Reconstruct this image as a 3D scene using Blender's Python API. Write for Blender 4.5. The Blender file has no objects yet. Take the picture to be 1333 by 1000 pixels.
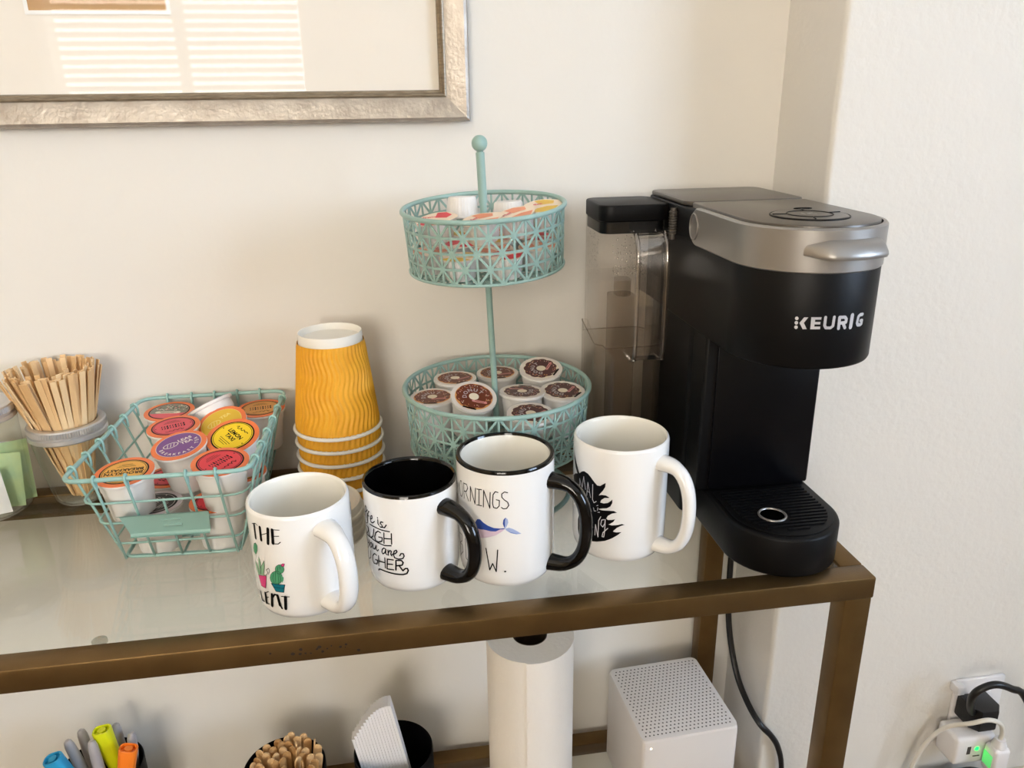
import bpy, bmesh, math, random
from math import sin, cos, pi, radians, sqrt, atan2
from mathutils import Vector, Matrix, Euler, Quaternion
from mathutils.geometry import tessellate_polygon

scene = bpy.context.scene
COL = scene.collection
random.seed(7)

# ------------------------------------------------------------------ camera, world, lights, exposure
T = 0.705            # height of the glass table top
S = T - 0.44         # height of the lower shelf
WALL = 0.865         # back wall plane
cam_d = bpy.data.cameras.new('camera'); cam = bpy.data.objects.new('camera', cam_d); COL.objects.link(cam)
cam_d.sensor_width = 36.0; cam_d.lens = 27.709; cam_d.clip_start = 0.02
cam.matrix_world = Matrix(((0.98789525, 0.0642441, -0.14119373, 0.0),
                           (-0.15456639, 0.33067109, -0.93100261, 0.0),
                           (-0.01312274, 0.94155686, 0.33659838, T + 0.395),
                           (0, 0, 0, 1)))
scene.camera = cam

world = bpy.data.worlds.new('world'); scene.world = world; world.use_nodes = True
bg = world.node_tree.nodes['Background']
bg.inputs['Color'].default_value = (0.72, 0.84, 1.0, 1); bg.inputs['Strength'].default_value = 1.0

def area(name, loc, target, sx, sy, power, color):
    d = bpy.data.lights.new(name, 'AREA'); d.shape = 'RECTANGLE'; d.size = sx; d.size_y = sy
    d.energy = power; d.color = color
    o = bpy.data.objects.new(name, d); COL.objects.link(o); o.location = loc
    o.rotation_euler = (Vector(target) - Vector(loc)).to_track_quat('-Z', 'Y').to_euler()
    return o
REAR = -2.4
RIGHT = 2.6
area('daylight_window_1', (-0.9, REAR - 0.30, 1.62), (-0.9, 0.0, 1.45), 1.25, 1.25, 150, (1.0, 0.92, 0.81))
area('daylight_window_2', (RIGHT + 0.28, -1.2, 1.62), (0.0, -1.2, 1.45), 1.45, 1.25, 126, (0.60, 0.765, 1.0))

scene.view_settings.view_transform = 'Standard'
scene.view_settings.look = 'None'
scene.view_settings.gamma = 1.0
scene.view_settings.use_curve_mapping = False
scene.view_settings.exposure = 0.15

scene.cycles.transparent_max_bounces = 32     # many clear sheets stand one behind the other in the water tank

# ------------------------------------------------------------------ materials
def lin(c):
    r = []
    for v in c:
        v = v / 255.0
        r.append(v / 12.92 if v <= 0.04045 else ((v + 0.055) / 1.055) ** 2.4)
    return (r[0], r[1], r[2], 1.0)

def mat(name, rgb, rough=0.5, metal=0.0, bump=0.0, bscale=200.0, var=0.0, vscale=30.0, rgb2=None, coat=0.0, spec=0.5,
        emit=None, estr=0.0, stretch=None, sss=0.0):
    m = bpy.data.materials.new(name); m.use_nodes = True
    nt = m.node_tree; b = nt.nodes['Principled BSDF']
    b.inputs['Base Color'].default_value = lin(rgb)
    b.inputs['Roughness'].default_value = rough; b.inputs['Metallic'].default_value = metal
    b.inputs['Coat Weight'].default_value = coat; b.inputs['Specular IOR Level'].default_value = spec
    b.inputs['Coat Roughness'].default_value = 0.08
    if emit: b.inputs['Emission Color'].default_value = lin(emit); b.inputs['Emission Strength'].default_value = estr
    co = None
    if bump or var:
        tc = nt.nodes.new('ShaderNodeTexCoord'); mp = nt.nodes.new('ShaderNodeMapping')
        nt.links.new(tc.outputs['Object'], mp.inputs['Vector'])
        if stretch: mp.inputs['Scale'].default_value = stretch
        co = mp.outputs['Vector']
    if var:
        n = nt.nodes.new('ShaderNodeTexNoise'); n.inputs['Scale'].default_value = vscale; n.inputs['Detail'].default_value = 5
        nt.links.new(co, n.inputs['Vector'])
        r = nt.nodes.new('ShaderNodeValToRGB')
        r.color_ramp.elements[0].position = 0.5 - 0.5 * min(var, 1) * 0.6; r.color_ramp.elements[1].position = 0.5 + 0.5 * min(var, 1) * 0.6
        r.color_ramp.elements[0].color = lin(rgb); r.color_ramp.elements[1].color = lin(rgb2 or rgb)
        nt.links.new(n.outputs['Fac'], r.inputs['Fac']); nt.links.new(r.outputs['Color'], b.inputs['Base Color'])
    if bump:
        n = nt.nodes.new('ShaderNodeTexNoise'); n.inputs['Scale'].default_value = bscale; n.inputs['Detail'].default_value = 4
        nt.links.new(co, n.inputs['Vector'])
        bp = nt.nodes.new('ShaderNodeBump'); bp.inputs['Strength'].default_value = bump; bp.inputs['Distance'].default_value = 0.002
        nt.links.new(n.outputs['Fac'], bp.inputs['Height']); nt.links.new(bp.outputs['Normal'], b.inputs['Normal'])
    return m

def clear(name, tint=(1, 1, 1), ior=1.45, rough=0.02, gain=1.0):
    """thin clear sheet: what passes straight through plus a fresnel reflection"""
    m = bpy.data.materials.new(name); m.use_nodes = True; nt = m.node_tree
    for n in list(nt.nodes): nt.nodes.remove(n)
    out = nt.nodes.new('ShaderNodeOutputMaterial'); mx = nt.nodes.new('ShaderNodeMixShader')
    tr = nt.nodes.new('ShaderNodeBsdfTransparent'); gl = nt.nodes.new('ShaderNodeBsdfGlossy')
    fr = nt.nodes.new('ShaderNodeFresnel'); ml = nt.nodes.new('ShaderNodeMath'); ml.operation = 'MULTIPLY'; ml.use_clamp = True
    ml.inputs[1].default_value = gain
    tr.inputs['Color'].default_value = (*tint, 1); gl.inputs['Roughness'].default_value = rough
    ge = nt.nodes.new('ShaderNodeNewGeometry'); mi_ = nt.nodes.new('ShaderNodeMix'); mi_.data_type = 'FLOAT'
    mi_.inputs['A'].default_value = ior; mi_.inputs['B'].default_value = 1.0 / ior     # same reflection from both faces of the sheet
    nt.links.new(ge.outputs['Backfacing'], mi_.inputs['Factor']); nt.links.new(mi_.outputs['Result'], fr.inputs['IOR'])
    nt.links.new(fr.outputs['Fac'], ml.inputs[0]); nt.links.new(ml.outputs[0], mx.inputs['Fac'])
    nt.links.new(tr.outputs[0], mx.inputs[1]); nt.links.new(gl.outputs[0], mx.inputs[2]); nt.links.new(mx.outputs[0], out.inputs['Surface'])
    return m

M = {}
M['wall'] = mat('wall_paint', (230, 226, 219), 0.75, bump=0.12, bscale=90)
M['wall_rough'] = mat('wall_paint_orange_peel', (230, 227, 222), 0.7, bump=0.35, bscale=130)
M['wall_bounce_tan'] = mat('wall_bounce_tan', (204, 180, 142), 0.75)  # tan added to the unseen left and rear walls to warm their bounce light
M['ceiling'] = mat('ceiling_paint', (240, 238, 232), 0.9)
M['floor'] = mat('floor_oak', (142, 120, 98), 0.45, var=0.8, vscale=6, rgb2=(116, 94, 74), stretch=(1, 8, 1))
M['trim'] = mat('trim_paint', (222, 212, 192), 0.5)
M['white_frame'] = mat('window_white', (240, 240, 238), 0.4)
M['bronze'] = mat('bronze_metal', (122, 97, 60), 0.36, 0.82, bump=0.05, bscale=500, var=0.9, vscale=25, rgb2=(102, 78, 46))
M['black_stain'] = mat('wear_stain', (40, 28, 18), 0.6)
M['glass'] = clear('table_glass', (0.95, 0.965, 0.95), 1.5, 0.0, 1.0)
M['glass_edge'] = mat('glass_edge', (120, 140, 130), 0.15)
M['jar_glass'] = clear('jar_glass', (0.95, 0.97, 0.955), 1.5, 0.02, 1.0)
M['clear_plastic'] = clear('clear_plastic', (0.97, 0.955, 0.94), 1.49, 0.03, 1.0)
M['smoke_plastic'] = clear('smoke_plastic', (0.86, 0.84, 0.81), 1.49, 0.05, 1.0)
M['handle_plastic'] = clear('handle_plastic', (0.90, 0.88, 0.87), 1.55, 0.03, 4.0)
M['water'] = clear('water_clear', (0.98, 0.975, 0.97), 1.33, 0.0, 1.0)
M['picture_glass'] = clear('picture_glass', (0.99, 0.99, 0.99), 1.5, 0.0, 0.30)
M['rubber_clear'] = clear('rubber_clear', (0.75, 0.75, 0.72), 1.5, 0.1, 1.5)
M['teal'] = mat('teal_enamel', (152, 184, 178), 0.38, 0.0, bump=0.03, bscale=400)
M['teal_wire'] = mat('teal_wire', (152, 192, 186), 0.36)
M['porcelain'] = mat('porcelain', (243, 242, 241), 0.12, coat=0.5)
M['porcelain_in'] = mat('porcelain_inside', (240, 237, 228), 0.16, coat=0.4)
M['black_glaze'] = mat('black_glaze', (6, 6, 7), 0.1, coat=0.15, spec=0.35)
M['ink'] = mat('ink_black', (12, 12, 14), 0.3, spec=0.12)
M['white_ink'] = mat('ink_white', (222, 222, 228), 0.3, spec=0.15)
M['teal_ink'] = mat('ink_teal', (22, 110, 128), 0.3, spec=0.15)
M['green'] = mat('ink_green', (84, 160, 118), 0.3, spec=0.15)
M['leaf'] = mat('ink_leaf', (142, 184, 152), 0.3, spec=0.15)
M['dark_green'] = mat('ink_dark_green', (28, 82, 62), 0.3, spec=0.15)
M['pink'] = mat('ink_pink', (222, 72, 134), 0.3, spec=0.15)
M['whale_blue'] = mat('ink_whale_blue', (56, 84, 168), 0.3, spec=0.15)
M['whale_mid'] = mat('ink_whale_mid', (110, 134, 200), 0.3, spec=0.15)
M['whale_light'] = mat('ink_whale_light', (168, 184, 224), 0.3, spec=0.15)
M['whale_belly'] = mat('ink_whale_belly', (218, 196, 214), 0.3, spec=0.15)
M['logo'] = mat('logo_silver', (205, 205, 210), 0.35, 0.3)
M['cup_yellow'] = mat('cup_yellow', (238, 172, 40), 0.55, var=0.3, vscale=60, rgb2=(232, 164, 34))
M['cup_white'] = mat('cup_paper', (240, 236, 228), 0.6)
M['lid_white'] = mat('lid_plastic', (222, 214, 200), 0.45)
M['pod_white'] = mat('pod_plastic', (236, 233, 231), 0.35)
M['foil_white'] = mat('foil_white', (228, 220, 214), 0.35)
M['orange'] = mat('foil_orange', (240, 122, 62), 0.35)
M['amber'] = mat('foil_amber', (238, 176, 72), 0.35)
M['amber_dark'] = mat('foil_ochre', (214, 148, 66), 0.35)
M['red'] = mat('foil_red', (226, 44, 62), 0.35)
M['rose'] = mat('foil_rose', (222, 72, 88), 0.35)
M['purple'] = mat('foil_purple', (116, 66, 138), 0.35)
M['yellow'] = mat('foil_yellow', (248, 212, 16), 0.35)
M['gold'] = mat('foil_gold', (232, 190, 44), 0.35)
M['gold_pale'] = mat('foil_gold_pale', (244, 222, 130), 0.35)
M['sage'] = mat('foil_sage', (126, 128, 112), 0.35)
M['silver_foil'] = mat('foil_silver', (205, 196, 200), 0.3, 0.3)
M['pod_black'] = mat('pod_black', (26, 22, 24), 0.4)
M['donut'] = mat('foil_donut', (110, 48, 26), 0.35)
M['donut_dark'] = mat('foil_donut_dark', (80, 34, 34), 0.35)
M['dough'] = mat('foil_dough', (222, 158, 92), 0.35)
M['cream_ink'] = mat('ink_cream', (240, 228, 206), 0.35)
M['rose_ink'] = mat('ink_rose', (222, 150, 146), 0.35)
M['blue_ink'] = mat('ink_blue', (60, 80, 150), 0.35)
M['peach'] = mat('foil_peach', (240, 150, 110), 0.35)
M['cream_foil'] = mat('foil_cream', (246, 226, 204), 0.35)
M['stick'] = mat('birch_wood', (236, 200, 150), 0.6, var=0.8, vscale=30, rgb2=(222, 178, 124), stretch=(6, 6, 0.6))
M['stick2'] = mat('birch_wood_pale', (244, 216, 172), 0.6, var=0.8, vscale=30, rgb2=(232, 196, 146), stretch=(6, 6, 0.6))
M['stick3'] = mat('craft_wood', (208, 164, 108), 0.6, var=0.8, vscale=30, rgb2=(186, 138, 84), stretch=(6, 6, 0.6))
M['zinc'] = mat('jar_zinc', (212, 212, 214), 0.34, 0.75, bump=0.05, bscale=300)
M['sugar'] = mat('packet_white', (240, 240, 244), 0.55)
M['stevia'] = mat('packet_green', (168, 198, 160), 0.5, var=0.8, vscale=40, rgb2=(196, 212, 150))
M['black_plastic'] = mat('black_plastic', (9, 9, 11), 0.44, spec=0.2)
M['black_matte'] = mat('black_matte', (9, 9, 11), 0.45, spec=0.18)
M['black_panel'] = mat('black_panel', (7, 7, 10), 0.3, bump=0.08, bscale=60, spec=0.2)
M['grey_top'] = mat('lid_graphite', (88, 83, 78), 0.32, 0.3)
M['silver'] = mat('satin_silver', (160, 157, 154), 0.38, 0.72)
M['steel'] = mat('steel', (180, 180, 182), 0.22, 1.0)
M['droplet'] = clear('droplet', (0.72, 0.70, 0.68), 1.5, 0.1, 6.0)
M['filter_grey'] = clear('filter_grey', (0.80, 0.77, 0.74), 1.45, 0.1, 0.6)
M['frame_silver'] = mat('silver_leaf', (182, 174, 164), 0.4, 0.55, bump=0.32, bscale=230, var=0.8, vscale=45, rgb2=(152, 142, 131))
M['frame_dark'] = mat('antique_lip', (112, 98, 80), 0.4, 0.5, var=0.9, vscale=90, rgb2=(160, 146, 126), stretch=(1, 1, 6))
M['mat_board'] = mat('mat_board', (236, 229, 218), 0.8)
M['mat_bevel'] = mat('mat_bevel', (240, 239, 236), 0.8)
M['print'] = mat('print_tan', (176, 132, 82), 0.6, var=1.0, vscale=5, rgb2=(196, 160, 116), stretch=(1, 1, 6))
M['cream_plastic'] = mat('router_white', (226, 221, 218), 0.4)
M['hole_black'] = mat('hole_black', (4, 4, 4), 0.9, spec=0.0)
M['hole_dark'] = mat('hole_dark', (70, 62, 62), 0.7)
M['towel'] = mat('paper_towel', (243, 238, 232), 0.9, bump=0.25, bscale=250)
M['cardboard'] = mat('cardboard', (60, 46, 34), 0.8)
M['napkin'] = mat('napkin', (238, 235, 236), 0.8)
M['marker_grey'] = mat('marker_grey', (172, 168, 170), 0.4)
M['hl_yellow'] = mat('highlighter_yellow', (222, 228, 20), 0.35)
M['hl_orange'] = mat('highlighter_orange', (255, 132, 34), 0.35)
M['hl_blue'] = mat('highlighter_blue', (40, 156, 206), 0.35)
M['white_plastic'] = mat('white_plastic', (236, 234, 236), 0.35)
M['white_cord'] = mat('white_cord', (226, 222, 214), 0.45)
M['black_cord'] = mat('black_cord', (18, 18, 20), 0.38)
M['green_led'] = mat('green_led', (60, 255, 150), 0.4, emit=(0, 240, 40), estr=9.0)
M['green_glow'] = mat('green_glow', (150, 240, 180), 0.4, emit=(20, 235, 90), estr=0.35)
M['white_led'] = mat('white_led', (255, 240, 220), 0.4, emit=(255, 236, 200), estr=3.0)
M['slat'] = mat('blind_slat', (238, 236, 230), 0.5)

# ------------------------------------------------------------------ mesh building
class MB:
    def __init__(s): s.v = []; s.f = []; s.m = []
    def add(s, verts, faces, mi=0):
        o = len(s.v); s.v += [Vector(p) for p in verts]
        for f in faces: s.f.append(tuple(i + o for i in f)); s.m.append(mi)
    def xf(s, mtx):
        s.v = [mtx @ p for p in s.v]; return s
    def merge(s, o, mtx=None, mi=None):
        n = len(s.v); s.v += [(mtx @ p if mtx else p.copy()) for p in o.v]
        s.f += [tuple(i + n for i in f) for f in o.f]; s.m += [(mi if mi is not None else k) for k in o.m]
    def box(s, lo, hi, mi=0, bev=0.0, seg=2):
        lo = Vector(lo); hi = Vector(hi); c = (lo + hi) / 2; d = hi - lo
        if bev <= 0:
            x0, y0, z0 = lo; x1, y1, z1 = hi
            s.add([(x0,y0,z0),(x1,y0,z0),(x1,y1,z0),(x0,y1,z0),(x0,y0,z1),(x1,y0,z1),(x1,y1,z1),(x0,y1,z1)],
                  [(0,3,2,1),(4,5,6,7),(0,1,5,4),(1,2,6,5),(2,3,7,6),(3,0,4,7)], mi); return
        bm = bmesh.new(); bmesh.ops.create_cube(bm, size=1.0)
        for v in bm.verts: v.co = Vector((v.co.x * d.x, v.co.y * d.y, v.co.z * d.z)) + c
        bmesh.ops.bevel(bm, geom=list(bm.edges), offset=bev, segments=seg, affect='EDGES', profile=0.5)
        s.bm(bm, mi)
    def bm(s, bm, mi=0):
        bm.verts.ensure_lookup_table(); bm.verts.index_update()
        s.add([v.co.copy() for v in bm.verts], [tuple(v.index for v in f.verts) for f in bm.faces], mi); bm.free()
    def lathe(s, prof, n=48, mi=0, mis=None, c=(0, 0, 0)):
        o = len(s.v); rows = []
        for (r, z) in prof:
            if r < 1e-6: rows.append([len(s.v)]); s.v.append(Vector((c[0], c[1], c[2] + z)))
            else:
                rows.append(list(range(len(s.v), len(s.v) + n)))
                for k in range(n): a = 2 * pi * k / n; s.v.append(Vector((c[0] + r * cos(a), c[1] + r * sin(a), c[2] + z)))
        for i in range(len(rows) - 1):
            a, b = rows[i], rows[i + 1]; m_ = mis[i] if mis else mi
            for k in range(n):
                k2 = (k + 1) % n
                if len(a) == 1 and len(b) == 1: continue
                if len(a) == 1: s.f.append((a[0], b[k2], b[k]))
                elif len(b) == 1: s.f.append((a[k], a[k2], b[0]))
                else: s.f.append((a[k], a[k2], b[k2], b[k]))
                s.m.append(m_)
    def tube(s, path, r, n=8, closed=False, mi=0, ref=None, caps=True):
        P = [Vector(p) for p in path]; L = len(P); frames = []
        tan = []
        for i in range(L):
            if closed: t = P[(i + 1) % L] - P[i - 1]
            else: t = P[min(i + 1, L - 1)] - P[max(i - 1, 0)]
            tan.append(t.normalized())
        if ref is not None: u = Vector(ref)
        else:
            u = Vector((0, 0, 1)) if abs(tan[0].z) < 0.9 else Vector((1, 0, 0))
        for i in range(L):
            t = tan[i]; u = (u - t * u.dot(t))
            if u.length < 1e-6: u = t.orthogonal()
            u.normalize(); w = t.cross(u); frames.append((u.copy(), w))
            if ref is not None: u = Vector(ref)
        o = len(s.v)
        for i in range(L):
            rr = r[i] if isinstance(r, list) else r
            ra, rb = rr if isinstance(rr, tuple) else (rr, rr)
            u, w = frames[i]
            for k in range(n):
                a = 2 * pi * k / n; s.v.append(P[i] + u * (ra * cos(a)) + w * (rb * sin(a)))
        for i in range(L if closed else L - 1):
            j = (i + 1) % L
            for k in range(n):
                k2 = (k + 1) % n
                s.f.append((o + i * n + k, o + i * n + k2, o + j * n + k2, o + j * n + k)); s.m.append(mi)
        if caps and not closed:
            s.f.append(tuple(o + k for k in reversed(range(n)))); s.m.append(mi)
            s.f.append(tuple(o + (L - 1) * n + k for k in range(n))); s.m.append(mi)
    def torus(s, c, R, r, N=48, n=8, mi=0):
        s.tube([(c[0] + R * cos(2 * pi * k / N), c[1] + R * sin(2 * pi * k / N), c[2]) for k in range(N)], r, n, True, mi, ref=(0, 0, 1))
    def prism(s, poly, z0, z1, mi=0, top=True, bottom=True, side=True, bev=0.0):
        n = len(poly); o = len(s.v)
        def ring(off, z):
            q = inset(poly, off) if off else poly
            return [Vector((p[0], p[1], z)) for p in q]
        if bev > 0: rings = [ring(bev, z0), ring(bev * .3, z0 + bev * .3), ring(0, z0 + bev), ring(0, z1 - bev), ring(bev * .3, z1 - bev * .3), ring(bev, z1)]
        else: rings = [ring(0, z0), ring(0, z1)]
        for r in rings: s.v += r
        if side:
            for i in range(len(rings) - 1):
                for k in range(n):
                    k2 = (k + 1) % n
                    s.f.append((o + i * n + k, o + i * n + k2, o + (i + 1) * n + k2, o + (i + 1) * n + k)); s.m.append(mi)
        if bottom: s.f.append(tuple(o + k for k in reversed(range(n)))); s.m.append(mi)
        q = o + (len(rings) - 1) * n
        if top: s.f.append(tuple(q + k for k in range(n))); s.m.append(mi)

def inset(poly, d):
    n = len(poly); out = []
    for i in range(n):
        p0 = Vector(poly[i - 1][:2]); p1 = Vector(poly[i][:2]); p2 = Vector(poly[(i + 1) % n][:2])
        e1 = (p1 - p0); e2 = (p2 - p1)
        if e1.length < 1e-9 or e2.length < 1e-9: out.append(tuple(p1)); continue
        e1.normalize(); e2.normalize()
        n1 = Vector((-e1.y, e1.x)); n2 = Vector((-e2.y, e2.x)); b = n1 + n2
        if b.length < 1e-6: b = n1
        b.normalize(); k = max(0.4, b.dot(n1)); out.append(tuple(p1 + b * (d / k)))
    return out

def rrect(x0, y0, x1, y1, r, n=6):
    out = []
    for cx, cy, a0 in ((x1 - r, y0 + r, -90), (x1 - r, y1 - r, 0), (x0 + r, y1 - r, 90), (x0 + r, y0 + r, 180)):
        for k in range(n + 1):
            a = radians(a0 + 90 * k / n); out.append((cx + r * cos(a), cy + r * sin(a)))
    return out

def dshape(x0, x1, yb, yc, n=28, rb=0.004):
    """flat at the back (yb), half round at the front round the centre line y=yc; counter-clockwise"""
    cx = (x0 + x1) / 2; r = (x1 - x0) / 2; out = []
    for k in range(n + 1):
        a = pi + pi * k / n; out.append((cx + r * cos(a), yc + r * sin(a)))
    for cxx, a0 in ((x1 - rb, 0), (x0 + rb, 90)):
        for k in range(5):
            a = radians(a0 + 90 * k / 4); out.append((cxx + rb * cos(a), yb - rb + rb * sin(a)))
    return out

MESHES = {}
def mesh_of(name, mb, mats, angle=38):
    me = bpy.data.meshes.new(name)
    me.from_pydata([tuple(p) for p in mb.v], [], mb.f)
    for m_ in (mats if isinstance(mats, (list, tuple)) else [mats]): me.materials.append(M[m_])
    me.polygons.foreach_set('material_index', mb.m)
    me.polygons.foreach_set('use_smooth', [True] * len(mb.f))
    me.update(); me.validate()
    me.set_sharp_from_angle(angle=radians(angle))
    return me

def origin(parent):
    while parent is not None and parent.parent is not None: parent = parent.parent
    return Vector(parent.location) if parent is not None else Vector((0, 0, 0))

def mk(name, mb, mats, parent=None, local=False, angle=38, label=None):
    """one mesh object; coordinates are room coordinates unless local"""
    if parent is not None and not local:
        o = origin(parent); mb.v = [p - o for p in mb.v]
    ob = bpy.data.objects.new(name, mesh_of(name, mb, mats, angle)); COL.objects.link(ob)
    if parent is not None: ob.parent = parent
    if label: ob['label'] = label
    return ob

def put(name, me, parent=None, loc=(0, 0, 0), rot=None):
    ob = bpy.data.objects.new(name, me); COL.objects.link(ob); ob.parent = parent; ob.location = loc
    if rot is not None: ob.rotation_euler = rot
    return ob

def tag(ob, label, cat, group=None):
    ob['label'] = label; ob['category'] = cat
    if group: ob['group'] = group
    return ob

def thing(name, label, cat, loc=(0, 0, 0), rot=(0, 0, 0), group=None):
    ob = bpy.data.objects.new(name, None); COL.objects.link(ob); ob.empty_display_size = 0.02
    ob.location = loc; ob.rotation_euler = rot
    return tag(ob, label, cat, group)

def struct(name, mb, mats, parent=None):
    ob = mk(name, mb, mats, parent)
    if parent is None: ob['kind'] = 'structure'
    return ob

def copy_tree(ob, parent=None):
    c = ob.copy(); COL.objects.link(c)
    if parent is not None: c.parent = parent
    for ch in ob.children: copy_tree(ch, c)
    return c

def up_euler(d, spin=0.0):
    q = Vector((0, 0, 1)).rotation_difference(Vector(d).normalized())
    return (q @ Quaternion((0, 0, 1), spin)).to_euler()

# flat artwork -> thin mesh on a surface ------------------------------------------------------------
def ribbon(pts, w, step=None, closed=False):
    """triangles (2-D) of a round-jointed stroke"""
    tris = []; P = [Vector(p[:2]) for p in pts]; h = w / 2
    if step:
        Q = [P[0]]
        for a, b in zip(P, P[1:]):
            k = max(1, int((b - a).length / step))
            for i in range(1, k + 1): Q.append(a.lerp(b, i / k))
        P = Q
    for a, b in zip(P, P[1:]):
        d = b - a
        if d.length < 1e-9: continue
        n = Vector((-d.y, d.x)).normalized() * h
        tris += [(a - n, b - n, b + n), (a - n, b + n, a + n)]
    for p in P:
        k = 8
        for i in range(k):
            a0 = 2 * pi * i / k; a1 = 2 * pi * (i + 1) / k
            tris.append((p, p + Vector((cos(a0), sin(a0))) * h, p + Vector((cos(a1), sin(a1))) * h))
    return tris

def fill(pts):
    v = [Vector((p[0], p[1], 0)) for p in pts]
    t = tessellate_polygon([v]); out = []
    for a, b, c in t:
        A, B, C = v[a].xy, v[b].xy, v[c].xy
        if (B - A).cross(C - A) < 0: B, C = C, B
        out.append((A, B, C))
    return out

def split(tris, mx):
    out = []; st = list(tris)
    while st:
        a, b, c = st.pop(); l = [(b - a).length, (c - b).length, (a - c).length]; m_ = max(l)
        if m_ <= mx: out.append((a, b, c)); continue
        i = l.index(m_)
        if i == 0: d = (a + b) / 2; st += [(a, d, c), (d, b, c)]
        elif i == 1: d = (b + c) / 2; st += [(a, b, d), (a, d, c)]
        else: d = (c + a) / 2; st += [(a, b, d), (d, b, c)]
    return out

def lay(mb, tris, fn, mi=0):
    vs = []; fs = []
    for t in tris:
        n = len(vs); vs += [fn(p) for p in t]; fs.append((n, n + 1, n + 2))
    mb.add(vs, fs, mi)

TXT = {}
def text_tris(s, size):
    if s not in TXT:
        cu = bpy.data.curves.new('lettering', 'FONT'); cu.body = s; cu.size = 1.0; cu.align_x = 'CENTER'; cu.align_y = 'CENTER'; cu.resolution_u = 2; cu.offset = 0.028
        ob = bpy.data.objects.new('lettering', cu); COL.objects.link(ob)
        dg = bpy.context.evaluated_depsgraph_get(); ev = ob.evaluated_get(dg); me = ev.to_mesh(); me.calc_loop_triangles()
        tr = []
        for t in me.loop_triangles:
            a, b, c = [me.vertices[i].co.xy.copy() for i in t.vertices]
            if (b - a).cross(c - a) < 0: b, c = c, b
            tr.append((a, b, c))
        ev.to_mesh_clear(); bpy.data.objects.remove(ob); bpy.data.curves.remove(cu)
        TXT[s] = tr
    return [tuple(p * size for p in t) for t in TXT[s]]

def wrap_print(name, key, cx, cy, r, parent, zbase, slope=0.0, label=None):
    """artwork given as (azimuth in degrees, height in mm) on a round body"""
    cols = []; mb = MB(); lift = 0.00022
    for kind, c, w, pts in PRINTS[key]:
        if c not in cols: cols.append(c)
        uv = [(radians(a) * r, z / 1000.0) for a, z in pts]
        tris = ribbon(uv, w / 1000.0, 0.004) if kind == 's' else fill(uv)
        tris = split(tris, 0.0045)
        lift += 0.000012
        def fn(p, L=lift):
            a = p[0] / r; R = r + L
            return Vector((cx + R * cos(a), cy + R * sin(a), zbase + p[1]))
        lay(mb, tris, fn, cols.index(c))
    return mk(name, mb, cols, parent, label=label)

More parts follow.
